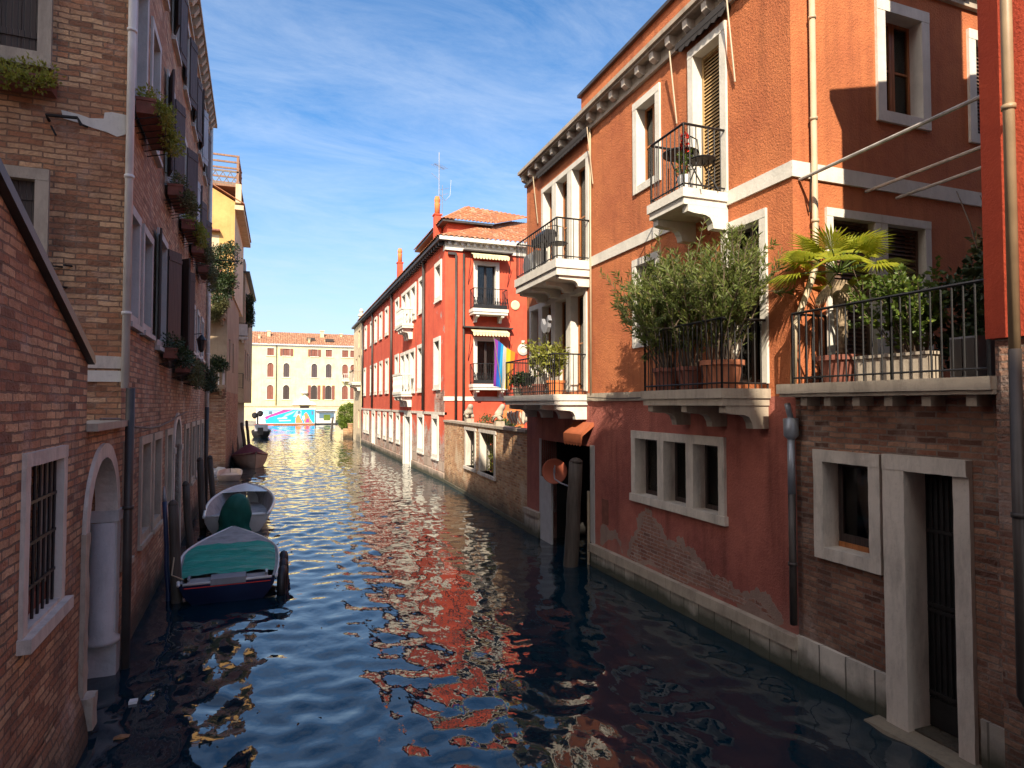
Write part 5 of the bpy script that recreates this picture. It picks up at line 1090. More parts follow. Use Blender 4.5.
# ================================================================ boats
def hull(fr, L, Wd, z_st, z_bow, floor, stern_w=.82, m_out=None, m_in=None, root=None, bow_pow=2.2, inner=True, n=20, t0=.35, ex=.75):
    def st(t):
        w = Wd / 2 * (stern_w + (1 - stern_w) * math.sin(min(1, t / .45) * math.pi / 2)) * max(0.0, 1 - max(0, (t - t0) / (1 - t0)) ** bow_pow) ** ex + .012
        z = z_st + (z_bow - z_st) * t ** 2.0; return w, z
    rake = lambda t, k: L * t - (1 - k) * .35 * max(0, (t - .6) / .4) ** 2
    mb = MB(); prof = [(1, 1.0), (.97, .7), (.86, .3), (.62, -.1), (0, -.28)]
    def ring(t):
        w, z = st(t); r = [(w * p, z * k if k > 0 else k, k) for p, k in prof]; full = r + [(-a, b, c) for a, b, c in r[-2::-1]]
        return [fr.P(rake(t, max(0, c)), a, b) for a, b, c in full]
    R_ = [ring(i / n) for i in range(n + 1)]; m = len(R_[0])
    mb.faces([p for r in R_ for p in r], [(i * m + j, i * m + j + 1, (i + 1) * m + j + 1, (i + 1) * m + j) for i in range(n) for j in range(m - 1)] + [tuple(range(m))])
    h = mb.build('hull', m_out, root, True)
    if inner:
        mb = MB(); q = []
        for i in range(n + 1):
            t = .02 + .93 * i / n; w, z = st(t); w = max(.01, w - .05); fl = min(floor, z - .05)
            q += [fr.P(rake(t, 1), s * ww, zz) for s, ww, zz in ((1, w + .06, z + .015), (1, w, z + .012), (1, w * .82, fl), (-1, w * .82, fl), (-1, w, z + .012), (-1, w + .06, z + .015))]
        mb.faces(q, [(i * 6 + j, i * 6 + j + 1, (i + 1) * 6 + j + 1, (i + 1) * 6 + j) for i in range(n) for j in range(5)] + [(0, 1, 2, 3, 4, 5)]); mb.build('interior', m_in, root)
    return st
# green covered boat
FG = Fr((-.775, 11.55), (-.045, 1), (1, .045))
gb = thing('covered_boat', (-.775, 11.6, 0), 'navy motor boat under a turquoise tarpaulin moored at the left wall', 'boat', 'boats moored along the left bank')
st = hull(FG, 3.7, 1.66, .33, .56, .1, .87, M['navy'], M['boat_inner'], gb, 1.75, t0=.5, ex=1.0)
mb = MB()
for sg in (1, -1):
    pts = [];
    for i in range(17):
        t = i / 16; w, z = st(t); pts.append(FG.P(3.7 * t - .0, sg * (w + .01), z + .01))
    mb.tube(pts, .026, 8)
mb.tube([FG.P(0, -.68, .345), FG.P(0, .68, .345)], .022, 8); mb.build('gunwale', M['boat_white'], gb, True)
mb = MB(); mb.box(FG, -.014, .0, -.66, .66, .276, .288); mb.build('red_band', M['petal_red'], gb)
mb = MB(); q = []; N_ = 22
for i in range(N_ + 1):
    t = .09 + .53 * i / N_; w, z = st(t)
    for j in range(13):
        u = -1 + 2 * j / 12; q.append(FG.P(3.7 * t, u * (w - .05), z + .03 + .085 * (1 - u * u) ** .6 * (.6 + .4 * math.sin(i * .9)) * (.75 + .25 * math.sin(t * 4)) + .014 * math.sin(i * 2.3 + j * .7) + .01 * math.sin(j * 2.1 - i * .6)))
mb.faces(q, [(i * 13 + j, i * 13 + j + 1, (i + 1) * 13 + j + 1, (i + 1) * 13 + j) for i in range(N_) for j in range(12)]); mb.build('tarpaulin', M['tarp'], gb, True)
for sg in (-1, 1): MB().box(FG, .02, .30, min(sg * .28, sg * .62), max(sg * .28, sg * .62), .335, .36).build('stern_deck', M['boat_inner'], gb)
mb = MB(); mb.box(FG, -.03, .30, -.27, .27, .30, .40); mb.build('engine_box', M['grey_paint'], gb)
mb = MB(); q = []
for i in range(9):
    t = .63 + .35 * i / 8; w, z = st(t); q += [FG.P(3.7 * t, -w + .02, z + .02), FG.P(3.7 * t, 0, z + .06), FG.P(3.7 * t, w - .02, z + .02)]
mb.faces(q, [(i * 3 + j, i * 3 + j + 1, (i + 1) * 3 + j + 1, (i + 1) * 3 + j) for i in range(8) for j in range(2)]); mb.build('foredeck', M['boat_inner'], gb, True)
for s, z in ((.35, .12), (.85, .13), (1.4, .15)):
    w, _ = st(s / 3.7); mb = MB(); c = Vector(FG.P(s, w + .10, z)); mb.tube([c + Vector((.02 * math.sin(a), math.sin(a) * .22, math.cos(a) * .24)) for a in np.linspace(0, 2 * math.pi, 17)], .075, 8, cap=False); mb.build('tyre_fender', M['boat_black'], gb, True)
mb = MB(); mb.tube([FG.P(.3, -.7, .36), FG.P(.1, -.85, .5), FG.P(.3, -.82, .9)], .012, 6); mb.build('mooring_rope', M['pipe_beige'], gb)
for sg in (-1, 1):
    mb = MB(); mb.box(FG, .12, .24, sg * .60 - .015, sg * .60 + .015, .362, .40); mb.box(FG, .08, .28, sg * .60 - .018, sg * .60 + .018, .40, .418); mb.build('cleat', M['pipe_grey'], gb)
# white boat
FWb = Fr((-1.02, 17.6), (.012, 1), (1, -.012))
wb = thing('white_boat', (-1.02, 17.6, 0), 'open white boat with a dark green canvas over its outboard motor', 'boat', 'boats moored along the left bank')
st = hull(FWb, 4.6, 1.72, .42, .68, .16, .86, M['boat_white'], M['boat_inner'], wb, 2.2, t0=.4, ex=.68)
mb = MB()
for sg in (1, -1): mb.tube([FWb.P(4.6 * t, sg * (st(t)[0] - .0), st(t)[1] + .015) for t in np.linspace(0, 1, 17)], .04, 8)
mb.tube([FWb.P(0, -.7, .44), FWb.P(0, .7, .44)], .035, 8); mb.build('gunwale', M['boat_white'], wb, True)
mb = MB(); mb.box(FWb, .15, .65, -.62, .62, .30, .38); mb.build('thwart', M['boat_white'], wb)
mb = MB(); q = []
for i in range(9):
    t = .74 + .24 * i / 8; w, z = st(t); q += [FWb.P(4.6 * t, -w + .02, z + .02), FWb.P(4.6 * t, 0, z + .05), FWb.P(4.6 * t, w - .02, z + .02)]
mb.faces(q, [(i * 3 + j, i * 3 + j + 1, (i + 1) * 3 + j + 1, (i + 1) * 3 + j) for i in range(8) for j in range(2)]); mb.build('foredeck', M['boat_white'], wb, True)
mb = MB(); q = []; prof = [(-.22, .46, .18), (-.1, .44, .2), (.0, .43, .20), (.1, .37, .2), (.2, .36, .22), (.3, .39, .25), (.40, .40, .27), (.5, .41, .29), (.6, .39, .30), (.7, .37, .31), (.78, .33, .31), (.86, .30, .29), (.92, .25, .27), (1.0, .18, .18), (1.05, .05, .06)]; offx = .05; N_ = 44; rg = random.Random(2)
for z, rx, ry in prof:
    for j in range(N_):
        a = 2 * math.pi * j / N_; k = 1 + (.06 * math.sin(a * 6 + z * 4 + 2 * math.sin(z * 3)) + .06 * abs(math.sin(a * 9.5 - z * 5))) * (1.15 - z * .8) + .02 * math.sin(17 * z + a * 3) + rg.uniform(-.008, .008); q.append(FWb.P(-.12 + .85 * ry * k * math.sin(a) - .10 * z, -.05 + .10 * z +   .90 * rx * k * math.cos(a), z * .93 + .05))
mb.faces(q, [(i * N_ + j, i * N_ + (j + 1) % N_, (i + 1) * N_ + (j + 1) % N_, (i + 1) * N_ + j) for i in range(len(prof) - 1) for j in range(N_)] + [tuple((len(prof) - 1) * N_ + j for j in range(N_))]); mb.build('motor_cover', M['canvas_green'], wb, True)
# others
FB4 = Fr((-1.75, 38.3), (.17, -1), (1, .17))
b4 = thing('covered_boat', (-1.5, 36.5, 0), 'small tan boat under a peaked burgundy cover in front of the far poles', 'boat', 'boats moored along the left bank')
st = hull(FB4, 3.8, 1.75, .55, .85, .3, .85, M['boat_tan'], M['boat_inner'], b4, inner=False)
mb = MB(); q = []
for i in range(17):
    t = i / 16; w, z = st(t)
    for j in range(9): u = -1 + 2 * j / 8; q.append(FB4.P(3.8 * t, u * (w + .05), z + .02 - .12 * abs(u) ** 4 + (1 - abs(u)) * (.55 * math.sin(math.pi * min(1, t * 1.1 + .15)) ** 1.2)))
mb.faces(q, [(i * 9 + j, i * 9 + j + 1, (i + 1) * 9 + j + 1, (i + 1) * 9 + j) for i in range(16) for j in range(8)]); mb.build('cover', M['canvas_burgundy'], b4, True)
FB3 = Fr((-2.0, 29.4), (-.05, 1), (1, .05))
b3 = thing('small_punt', (-2.0, 31, 0), 'flat pale pink punt moored under the planted balconies', 'boat', 'boats moored along the left bank'); hull(FB3, 2.6, 1.0, .24, .30, .12, .95, M['boat_tan'], M['boat_tan'], b3, 3.5, t0=.5)
FB5 = Fr((-1.75, 66), (.02, 1), (1, -.02))
b5 = thing('black_motor_boat', (-1.75, 67.5, 0), 'small black motor boat far off at the mouth of the canal', 'boat', 'boats moored along the left bank'); hull(FB5, 4.0, 1.8, .6, .8, .3, .9, M['boat_black'], M['boat_black'], b5)
mb = MB(); mb.prism_sz(FB5, [(.9, .62), (2.6, .7), (2.0, 1.25), (1.2, 1.25)], -.6, .6); mb.build('windscreen', M['grey_paint'], b5); mb = MB(); mb.box(FB5, -.2, .2, -.25, .25, .3, 1.0); mb.build('motor', M['boat_black'], b5)
lt = thing('quay_lantern', (-2.2, 72, 0), 'dark double lantern on a post at the far left mouth of the canal', 'lantern')
mb = MB(); mb.tube([(-2.2, 72, -1), (-2.2, 72, 2.4)], .09, 8); mb.build('post', M['iron'], lt); mb = MB(); mb.lathe((-2.5, 72, 1.75), [(.1, 0), (.28, .2), (.3, .5), (.1, .65)], 10); mb.lathe((-1.95, 72, 1.95), [(.1, 0), (.28, .2), (.3, .5), (.1, .65)], 10); mb.build('lamp_case', M['iron'], lt)

# ================================================================ caster houses behind the viewer on the left bank (they shade the near fronts)
nb = thing('neighbour_house', (-6, -14, 0), 'tall brick house behind the viewer on the left bank', 'house')
mb = MB(); mb.box(W, -14, -2.6, -19, -7, -1.2, 18.4); mb.box(W, -14, -2.6, -6.99, 1.6, -1.2, 17.55); mb.build('wall', M['brick_side'], nb)
mb = MB(); mb.box(W, -14, -2.38, -19, -7, 18.401, 18.5); mb.box(W, -14, -2.38, -7.0, 1.7, 17.551, 17.65); mb.build('eave', M['stone_dull'], nb)
# ================================================================ plants on the orange house
def pot(root, c, r, h, mat, name='pot'):
    mb = MB(); mb.lathe(c, [(r * .72, 0), (r * .98, h * .82), (r * 1.08, h * .83), (r * 1.08, h), (r * .95, h), (r * .92, h * .9)], 22); p = mb.build(name, mat, root, False)
    MB().lathe((c[0], c[1], c[2] + h * .86), [(r * .9, 0), (r * .9, .01)], 16).build('soil', M['soil'], p); return p
def shrub(name, loc, label, cat, leaf, height, spread, stems, per, L, Wd, pr, ph, pmat, lean=(0, 0), group=None, start=.25, droop=.0, tw=.010, seed=1):
    rg = np.random.default_rng(seed); t = thing(name, loc, label, cat, group); pot(t, loc, pr, ph, pmat); mb = MB(); P_, D_ = [], []
    z0 = loc[2] + ph * .86
    for k in range(stems):
        a = rg.uniform(0, 2 * math.pi); rad = math.sqrt(rg.uniform(0, 1)); H_ = height * rg.uniform(.72, 1.05) * (1 - .25 * rad); tip = np.array([loc[0] + math.cos(a) * spread[0] * rad + lean[0] * rg.uniform(.3, 1.2), loc[1] + math.sin(a) * spread[1] * rad + lean[1] * rg.uniform(.3, 1.2), z0 + H_])
        b0 = np.array([loc[0] + math.cos(a) * pr * .6 * rad, loc[1] + math.sin(a) * pr * .6 * rad, z0 - .02]); ctl = b0 + (tip - b0) * .5 + np.array([0, 0, H_ * .12])
        curve = [(1 - u) ** 2 * b0 + 2 * u * (1 - u) * ctl + u * u * tip for u in np.linspace(0, 1, 9)]; mb.tube(curve, tw, 5, tw * .3)
        brs = [(curve, per)]
        for q in range(4):
            u0 = rg.uniform(.35, .8); i = int(u0 * 8); s = curve[i]; dv = (curve[min(8, i + 1)] - s); dv /= np.linalg.norm(dv) + 1e-9; e = s + (dv * .8 + rg.normal(size=3) * .45) * height * rg.uniform(.16, .30); bc = [s + (e - s) * u for u in np.linspace(0, 1, 5)]; mb.tube(bc, tw * .5, 4, tw * .25); brs.append((bc, per // 2))
        for cv, n in brs:
            cv = np.array(cv); m = len(cv) - 1
            us = rg.uniform(start if cv is brs[0][0] else .1, 1, n) ** .8
            for u in us:
                i = min(m - 1, int(u * m)); f_ = u * m - i; p = cv[i] * (1 - f_) + cv[i + 1] * f_; d = cv[i + 1] - cv[i]; d = d / (np.linalg.norm(d) + 1e-9)
                o = rg.normal(size=3); o -= d * (o @ d); o /= np.linalg.norm(o) + 1e-9; P_.append(p); D_.append(d * .8 + o * .75 + np.array([0, 0, -droop]))
    mb.build('stems', M['bark'], t); P_, D_ = np.array(P_), np.array(D_); l = L * rg.uniform(.6, 1.2, len(P_))
    v, f = leaf_mesh(P_, D_, l, Wd * l / L, .15); np_build('foliage', v, f, leaf, t); return t
G_ = 'potted oleanders on the stone balcony'
shrub('potted_oleander', (5.52, 8.05, 3.5), 'tall dark oleander bush spilling over the far end of the middle balcony', 'potted plant', M['leaf_oleander'], 1.85, (.46, .72), 30, 84, .11, .021, .22, .34, M['terracotta_dark'], (-.14, .58), G_, start=.42, seed=3)
shrub('potted_oleander', (5.50, 7.48, 3.5), 'middle oleander bush with olive yellow tips on the balcony', 'potted plant', M['leaf_oleander'], 2.05, (.42, .55), 28, 84, .11, .020, .2, .33, M['terracotta_dark'], (-.05, .1), G_, start=.42, seed=4)
shrub('potted_oleander', (5.55, 6.86, 3.5), 'lighter green oleander in the red brown tub at the near end of the balcony', 'potted plant', M['leaf_oleander'], 1.9, (.42, .58), 30, 78, .105, .020, .27, .38, M['terracotta'], (-.06, -.42), G_, start=.38, seed=5)
# drooping side branch reaching beyond the balcony
# palm
pm = thing('potted_palm', (6.2, 5.52, 3.525), 'fan palm with yellow green leaves in a clay pot on the roof terrace', 'potted palm')
pot(pm, (6.2, 5.52, 3.525), .27, .34, M['terracotta_dark'])
mb = MB(); mb.tube([(6.2, 5.52, 3.8), (6.19, 5.53, 4.2), (6.18, 5.54, 4.75)], .055, 10, .085); mb.build('trunk', M['fibre'], pm, True)
rg = np.random.default_rng(14); cr = np.array([6.18, 5.55, 4.86]); stalks = MB(); V_, F_ = [], []
dead = MB(); DV, DF = [], []
def fan(c, d, up, Rd, n, spread, mesh_v, mesh_f, droop):
    d = d / np.linalg.norm(d); s = np.cross(d, up); s /= np.linalg.norm(s) + 1e-9; u = np.cross(s, d); pts, dr = [], []
    for k in range(n):
        a = (k / (n - 1) - .5) * spread; v = d * math.cos(a) + s * math.sin(a) + u * .12 * math.cos(a * 2)
        l = Rd * (1 - .22 * abs(a) / (spread / 2)) * rg.uniform(.9, 1.05); w = .03; nn = np.cross(v, u); nn /= np.linalg.norm(nn) + 1e-9
        b = sum(len(q) for q in mesh_v); m_ = c + v * l * .55; tp = c + v * l + np.array([0, 0, -droop * l])
        mesh_v.append(np.array([c, m_ + nn * w * .5 - u * .006, tp, m_ - nn * w * .5 - u * .006, m_ + u * .008])); mesh_f.append(np.array([[b, b + 1, b + 4], [b + 1, b + 2, b + 4], [b + 2, b + 3, b + 4], [b + 3, b, b + 4]]))
for k in range(17):
    a = k * 2.399 + .3; el = .95 - 1.15 * (k / 17) + rg.uniform(-.1, .1); d = np.array([math.cos(a) * math.cos(el), math.sin(a) * math.cos(el), math.sin(el)]); st_ = .30 + .18 * (k / 17)
    c = cr + d * st_; stalks.tube([cr, cr + d * st_ * .5 + np.array([0, 0, .02]), c], .011, 5, .007); dd = d + np.array([0, 0, -.25]); fan(c, dd, np.array([0, 0, 1.0]), rg.uniform(.38, .50), 24, 3.1, V_, F_, .12 + .12 * (k / 17))
np_build('fronds', np.concatenate(V_), np.concatenate(F_), M['leaf_palm'], pm); stalks.build('stalks', M['leaf_fresh'], pm)
V2, F2 = [], []
for k in range(5):
    a = k * 1.3 + .5; d = np.array([math.cos(a) * .35, math.sin(a) * .35, -1]); c = cr + np.array([math.cos(a) * .16, math.sin(a) * .16, -.15]); fan(c, d, np.array([math.cos(a), math.sin(a), 0]), .30, 10, 1.2, V2, F2, .1)
np_build('dead_fronds', np.concatenate(V2), np.concatenate(F2), M['fibre'], pm)
shrub('potted_shrub', (6.2, 4.62, 3.53), 'bushy fresh green shrub leaning over the terrace railing', 'potted plant', M['leaf_fresh'], 1.08, (.42, .46), 24, 42, .07, .042, .2, .26, M['terracotta_dark'], (-.22, .02), None, .3, .35, .008, 8)
t = thing('planter_box', (5.9, 4.62, 3.545), 'long beige planter box on the roof terrace behind the railing', 'planter')
mb = MB(); mb.box(W, 5.82, 6.0, 4.22, 5.02, 3.545, 3.78); mb.box(W, 5.80, 6.0, 4.2, 5.04, 3.78, 3.81); mb.build('trough', M['stone_dull'], t); MB().box(W, 5.84, 5.98, 4.23, 5.01, 3.811, 3.82).build('soil', M['soil'], t)
iv = thing('climbing_vine', (6.5, 4.05, 3.525), 'dark leafy vine climbing beside the vermilion house on the terrace', 'vine')
rg2 = random.Random(31); cs = [(6.75 + rg2.uniform(-.4, .8), rg2.uniform(3.95, 4.55), rg2.uniform(3.7, 4.75)) for _ in range(46)]; v, f = clumps(cs, [rg2.uniform(.14, .26) for _ in cs], 90, .085, .05); np_build('foliage', v, f, M['leaf_dark'], iv)
cs = [(6.5 + rg2.uniform(0, 1.4), rg2.uniform(3.95, 4.6) , 5.05 + rg2.uniform(-.15, .5)) for _ in range(16)]; v, f = clumps(cs, [rg2.uniform(.06, .16) for _ in cs], 26, .075, .045); np_build('foliage', v, f, M['leaf_grey'], iv)
mb = MB()
for k in range(7): x = 6.4 + k * .16; mb.tube([(x, 4.1, 3.53), (x + .1, 4.05, 4.3), (x + rg2.uniform(-.2, .3), 4.2, 5.1), (x + rg2.uniform(-.1, .5), 4.4, 5.5)], .012, 5, .005)
mb.build('stems', M['bark'], iv)
cbn = thing('grey_cabinet', (6.15, 3.98, 3.54), 'small grey two door cabinet at the end of the terrace railing', 'cabinet')
mb = MB(); mb.box(W, 5.98, 6.3, 3.87, 4.12, 3.545, 3.93); mb.build('body', M['grey_paint'], cbn)
for y in (3.885, 4.0): MB().box(W, 5.965, 5.979, y, y + .105, 3.56, 3.91).build('door', M['gutter'], cbn)

# ================================================================ things on the other balconies
bt_ = thing('bistro_table', (5.55, 7.75, 6.33), 'round dark bistro table on the top balcony near the louvred door', 'table')
mb = MB(); mb.lathe((5.55, 7.75, 7.0), [(.26, 0), (.27, .01), (.27, .025), (.26, .03)], 24); mb.build('table_top', M['iron'], bt_)
mb = MB()
for k in range(3): a = k * 2.09; mb.tube([(5.55 + .22 * math.cos(a), 7.75 + .22 * math.sin(a), 6.33), (5.55 + .04 * math.cos(a), 7.75 + .04 * math.sin(a), 6.65), (5.55 + .2 * math.cos(a + 1), 7.75 + .2 * math.sin(a + 1), 7.0)], .01, 6)
mb.build('leg', M['iron'], bt_)
def chair(loc, rot, label, mat):
    t = thing('folding_chair', loc, label, 'chair', 'chairs on the upper balconies'); fr = Fr(loc[:2], (math.cos(rot), math.sin(rot)), (-math.sin(rot), math.cos(rot))); z = loc[2]
    mb = MB(); mb.lathe(fr.P(0, 0, z + .44), [(.19, 0), (.2, .012), (.19, .025)], 18); mb.build('seat', mat, t)
    mb = MB(); mb.tube([fr.P(-.17, -.18, z + .44), fr.P(-.17, -.24, z + .88), fr.P(0, -.26, z + .92), fr.P(.17, -.24, z + .88), fr.P(.17, -.18, z + .44)], .011, 6)
    for x in (-.06, .06): mb.tube([fr.P(x, -.19, z + .45), fr.P(x, -.255, z + .9)], .007, 6)
    mb.build('backrest', mat, t)
    for x in (-.16, .16):
        for y in (-.16, .16): MB().tube([fr.P(x, y, z), fr.P(x * .9, -y * .6, z + .44)], .01, 6).build('leg', mat, t)
    return t
chair((5.62, 7.34, 6.33), R(190), 'dark folding chair on the top balcony beside the bistro table', M['iron'])
fv = thing('red_flowers', (5.42, 7.48, 7.02), 'red flowers standing above the rail of the top balcony', 'flowers')
mb = MB(); mb.lathe((5.42, 7.48, 6.33), [(.07, 0), (.1, .2), (.09, .25)], 12); mb.build('pot', M['white'], fv)
v, f = clumps([(5.42, 7.48, 7.05), (5.38, 7.40, 7.12), (5.47, 7.55, 6.98)], [.055, .05, .04], 26, .05, .05); np_build('petals', v, f, M['petal_red'], fv)
v, f = clumps([(5.42, 7.48, 6.72), (5.42, 7.46, 6.85)], [.1, .08], 50, .09, .03); np_build('leaves', v, f, M['leaf_fresh'], fv)
def acbox(c, w, d, h, label):
    t = thing('air_conditioner', c, label, 'air conditioner'); mb = MB(); mb.box(FR1, c[1] - 6 - w / 2, c[1] - 6 + w / 2, 6 - c[0] - d / 2, 6 - c[0] + d / 2, c[2] + .04, c[2] + h); mb.build('case', M['boat_white'], t)
    mb = MB(); mb.lathe((c[0] - d / 2 - .0, c[1], c[2] + h / 2), [(h * .38, 0), (h * .38, .015), (.03, .02)], 20, (-1, 0, 0)); mb.build('fan_grille', M['grey_paint'], t)
    for k in (-.3, .3): MB().box(FR1, c[1] - 6 + w * k - .02, c[1] - 6 + w * k + .02, 6 - c[0] - d / 2, 6 - c[0] + d / 2, c[2], c[2] + .039).build('foot', M['gutter'], t)
acbox((5.55, 13.55, 6.285), .75, .3, .55, 'white air conditioner at the far end of the railed upper balcony')
chair((5.55, 12.1, 6.28), R(170), 'dark folding chair before the window piers of the far upper balcony', M['iron'])
gt = thing('covered_grill', (5.5, 12.75, 6.28), 'black covered grill on the far upper balcony', 'grill')
mb = MB(); mb.box(W, 5.32, 5.66, 12.5, 13.05, 6.85, 7.02); mb.prism_oz(FR1, [(.33, 7.021), (.68, 7.021), (.62, 7.15), (.40, 7.15)], 6.5, 7.05); mb.build('lid', M['boat_black'], gt)
for y in (12.53, 13.0):
    for x in (5.36, 5.62): MB().tube([(x, y, 6.28), (x, y, 6.85)], .018, 6).build('leg', M['iron'], gt)
shrub('potted_citrus', (5.5, 12.15, 3.5), 'yellow green citrus shrub in an orange clay pot on the lower balcony', 'potted plant', M['leaf_yellow'], .95, (.24, .36), 16, 34, .09, .04, .19, .3, M['pot_orange'], (0, .2), None, .2, .1, .008, 12)
shrub('potted_shrub', (5.48, 13.0, 3.5), 'taller leafy shrub beside the grey rooster on the lower balcony', 'potted plant', M['leaf_yellow'], 1.15, (.2, .2), 8, 26, .09, .04, .16, .25, M['terracotta_dark'], (0, .15), None, .45, .1, .008, 13)
shrub('potted_shrub', (5.5, 13.75, 3.5), 'low dark shrub in the middle of the lower balcony', 'potted plant', M['leaf_dark'], .42, (.3, .3), 12, 24, .08, .035, .18, .2, M['terracotta_dark'], (0, 0), None, .1, .1, .007, 15)
shrub('potted_shrub', (5.5, 14.3, 3.5), 'low dark shrub next to the rainbow flag', 'potted plant', M['leaf_dark'], .4, (.22, .22), 10, 22, .08, .035, .17, .2, M['stone_dull'], (0, 0), None, .1, .1, .007, 16)
rs = thing('rooster_figure', (5.5, 12.62, 4.9), 'grey metal rooster figure on a rod among the lower balcony plants', 'figure')
RF = Fr((5.5, 12.62), (0, -1), (-1, 0))
mb = MB(); mb.prism_sz(RF, [(-.16, 4.92), (-.06, 4.86), (.06, 4.88), (.14, 4.98), (.16, 5.10), (.22, 5.12), (.17, 5.17), (.15, 5.24), (.10, 5.2), (.08, 5.08), (-.02, 5.04), (-.10, 5.08), (-.18, 5.2), (-.24, 5.12), (-.22, 5.0)], -.04, .04); mb.build('body', M['grey_paint'], rs)
MB().tube([(5.5, 12.62, 3.5), (5.5, 12.62, 4.9)], .012, 6).build('rod', M['iron'], rs)
# rainbow flag on a slanted staff
fl = thing('rainbow_flag', (5.28, 14.55, 3.7), 'rainbow peace flag hanging at the far corner of the lower balcony', 'flag')
mb = MB(); mb.tube([(5.24, 14.74, 3.45), (5.12, 15.14, 5.02)], .012, 6); mb.build('staff', M['wood_grey'], fl)
FC = [(.30, .05, .40), (.02, .12, .55), (.02, .35, .70), (.62, .62, .60), (.75, .62, .03), (.80, .26, .02), (.72, .04, .03)]
bands = []
NX, NZ = 28, 22; top = Vector((5.12, 15.12, 4.98))
def flag_pt(u, w):     # u across the stripes, w along them
    x = .62 * u * (1 - .22 * w); drop = 1.22 * w * (.75 + .25 * (1 - u)) + .42 * u
    return top + Vector((.93 * x + .03 * math.sin(9 * u + 3 * w), -.30 * x + .05 * math.sin(11 * u + 2 * w) * (.4 + w), -drop))
cl = bpy.data.objects.new('tmp', None)
for b in range(7):
    mb = MB(); q = []
    for i in range(5):
        for j in range(NZ + 1): q.append(flag_pt((b + i / 4) / 7, j / NZ))
    mb.faces(q, [(i * (NZ + 1) + j, i * (NZ + 1) + j + 1, (i + 1) * (NZ + 1) + j + 1, (i + 1) * (NZ + 1) + j) for i in range(4) for j in range(NZ)])
    t_ = NT('flag stripe'); t_.color(FC[b]); t_.set(Roughness=.85); tr_ = t_.n('ShaderNodeBsdfTranslucent'); tr_.inputs[0].default_value = (*FC[b], 1); ms_ = t_.n('ShaderNodeMixShader'); ms_.inputs[0].default_value = .35; t_.l(t_.b.outputs[0], ms_.inputs[1]); t_.l(tr_.outputs[0], ms_.inputs[2]); t_.l(ms_.outputs[0], t_.out.inputs[0])
    mb.build('stripe', t_.m, fl, True)
bpy.data.objects.remove(cl)
# dish on its arm inside the water gate, boat stern glimpsed within
ds = thing('round_dish', (5.95, 13.0, 1.7), 'round terracotta coloured dish on a bent arm beside the grey mooring pole', 'dish')
mb = MB(); mb.lathe((6.0, 13.32, 1.74), [(.02, -.07), (.12, -.06), (.22, -.02), (.29, .05), (.295, .055), (.28, .055), (.21, .0), (.1, -.035), (.005, -.045)], 28, (-.45, -.88, .1)); mb.build('bowl', M['dish'], ds, True)
mb = MB(); mb.tube([(5.96, 13.25, 1.82), (5.91, 13.15, 1.70), (5.86, 13.0, 1.60), (5.82, 12.6, 1.56), (5.70, 11.66, 1.56)], .018, 8); mb.tube([(5.98, 13.27, 1.88), (5.98, 13.25, 1.7)], .014, 6); mb.build('arm', M['pipe_grey'], ds, True)
# ================================================================ behind and on the garden wall
def bust(loc, label, k):
    t = thing('garden_bust', loc, label, 'statue', 'stone figures on the garden wall'); x, y, z = loc
    mb = MB(); mb.box(W, x - .14, x + .14, y - .14, y + .14, z, z + .14); mb.build('plinth', M['stone_dull'], t)
    mb = MB(); pts = [(0, 0, .14), (0, .02, .36), (.0, -.06, .50), (0, -.12, .60), (0, -.20, .57), (.10, .03, .34), (.12, -.10, .16), (-.10, .03, .34), (-.12, -.10, .16), (0, .16, .2)]
    eds = [(0, 1), (1, 2), (2, 3), (3, 4), (1, 5), (5, 6), (1, 7), (7, 8), (0, 9)]; rr = [.17, .15, .10, .13, .07, .08, .06, .08, .06, .12]
    me = bpy.data.meshes.new('figure'); me.from_pydata([Vector(p) for p in pts], eds, []); me.materials.append(M['stone_dull']); o = bpy.data.objects.new('figure', me); col.objects.link(o); o.parent = t; o.rotation_euler = (0, 0, R(-40 + 50 * k))
    sm = o.modifiers.new('skin', 'SKIN')
    for q, r_ in zip(me.skin_vertices[0].data, rr): q.radius = (r_, r_)
    me.skin_vertices[0].data[0].use_root = True; o.modifiers.new('sub', 'SUBSURF').render_levels = 2; return t
bust(FGW.P(3.75, -.14, 2.63), 'weathered stone bust on the garden wall over the left opening', 1)
bust(FGW.P(7.55, -.14, 2.63), 'mossy stone bust on the garden wall over the right opening', 2)
mb = MB(); mb.prism_sz(Fr((7.0, 20.2), (1, 0), (0, -1)), [(0, -.5), (0, 2.95), (.25, 3.1), (.3, 3.3), (1.25, 3.3), (1.25, 3.15), (.75, 3.1), (.7, -.5)], 0, .5); solo(mb, 'orange_garden_chimney', M['pot_orange'], (7.3, 20, 0), 'orange stepped chimney stub behind the garden wall', 'chimney')
rt_ = thing('stacked_roof_tiles', FGW.P(9.3, -.5, 2.63), 'pile of old curved roof tiles leaning on the garden wall by the orange house', 'roof tiles')
rg = random.Random(6)
for k in range(9):
    mb = MB(); c = Vector(FGW.P(8.75 + k * .15, -.16, 2.65)); q = []
    for i in range(2):
        for j in range(9): a = math.pi * j / 8; q.append(c + Vector((.1 * math.cos(a), i * .36 - .1 * 0 - .2, .06 + .1 * math.sin(a) + i * (.2 + rg.uniform(0, .14)))))
    mb.faces(q, [(j, j + 1, 9 + j + 1, 9 + j) for j in range(8)]); mb.build('tile', M['terracotta'] if k % 2 else M['stone_dull'], rt_, True)
rg = random.Random(17)
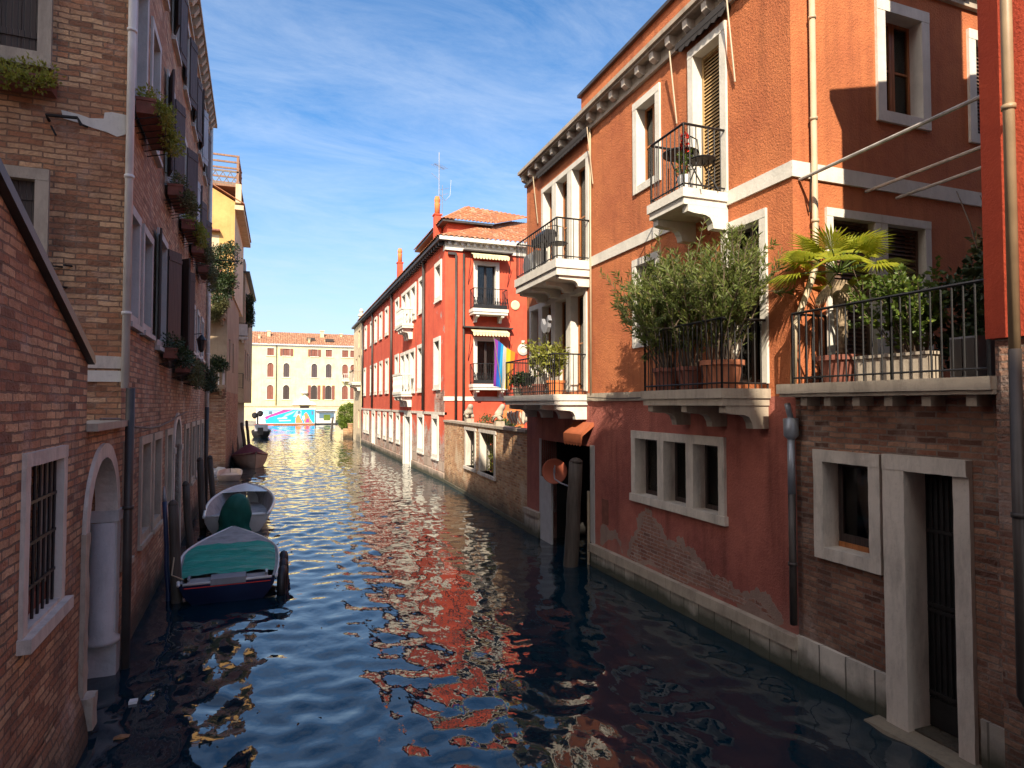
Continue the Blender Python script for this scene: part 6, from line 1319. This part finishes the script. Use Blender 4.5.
for (s, lab, lf) in ((4.4, 'pale green shrub showing through the left barred opening', 'leaf_grey'), (6.3, 'leafy garden shrub behind the right barred opening', 'leaf_yellow'), (7.2, 'dark garden shrub at the right end of the barred openings', 'leaf_dark')):
    cs = [FGW.P(s + rg.uniform(-.5, .5), -.55 + rg.uniform(-.3, .15), rg.uniform(.3, 2.7)) for _ in range(70)]
    balcony_plants('garden_shrub', lab, cs, [rg.uniform(.18, .32) for _ in cs], M[lf], 60, .1, .05, FGW.P(s, -.7, 0), 'shrub')
mb = MB(); mb.box(W, 7.4, 20, 15.3, 25.8, -1, .3); struct(mb.build('garden_ground', M['soil']))
# ================================================================ aerial, litter
an = thing('tv_aerial', (7.4, 30.5, 11.9), 'tall thin television aerial on the red palazzo roof by the chimney', 'aerial')
mb = MB(); mb.tube([(7.4, 30.5, 11.0), (7.4, 30.5, 16.0)], .022, 6); mb.build('mast', M['pipe_grey'], an)
mb = MB(); mb.tube([(7.1, 30.3, 15.3), (7.75, 30.8, 15.3)], .012, 5)
for k in range(7): a = Vector((7.1, 30.3, 15.3)).lerp(Vector((7.75, 30.8, 15.3)), k / 6); mb.tube([a + Vector((-.14, .18, 0)), a + Vector((.14, -.18, 0))], .008, 5)
mb.tube([(7.4, 30.5, 14.6), (7.0, 30.5, 14.9)], .012, 5); mb.tube([(7.4, 30.5, 13.9), (7.75, 30.6, 13.6), (8.0, 30.6, 13.9), (8.05, 30.6, 14.7)], .012, 5); mb.build('antenna', M['pipe_grey'], an)
an2 = thing('tv_aerial', (7.7, 31.2, 11.9), 'shorter bent aerial rod right of the tall television aerial', 'aerial')
mb = MB(); mb.tube([(7.75, 31.2, 11.0), (7.75, 31.2, 14.6)], .016, 6); mb.build('mast', M['pipe_grey'], an2); MB().tube([(7.5, 31.2, 14.3), (8.1, 31.2, 14.5)], .01, 5).build('antenna', M['pipe_grey'], an2); MB().tube([(7.55, 31.2, 14.0), (8.05, 31.2, 14.2)], .01, 5).build('antenna', M['pipe_grey'], an2)
mb = MB(); mb.box(W, -1.52, -1.44, 7.98, 8.06, -.02, .035); solo(mb, 'floating_litter', M['white'], (-1.48, 8.02, 0), 'small white scrap floating in the dark water by the arch', 'litter')
mb = MB(); mb.prism_sz(W, [(-1.5, .012), (-1.44, .03), (-1.36, .015), (-1.42, .005)], 7.2, 7.26); solo(mb, 'floating_leaf', M['weed'], (-1.43, 7.23, 0), 'brown leaf floating in the water near the low wall', 'leaf')
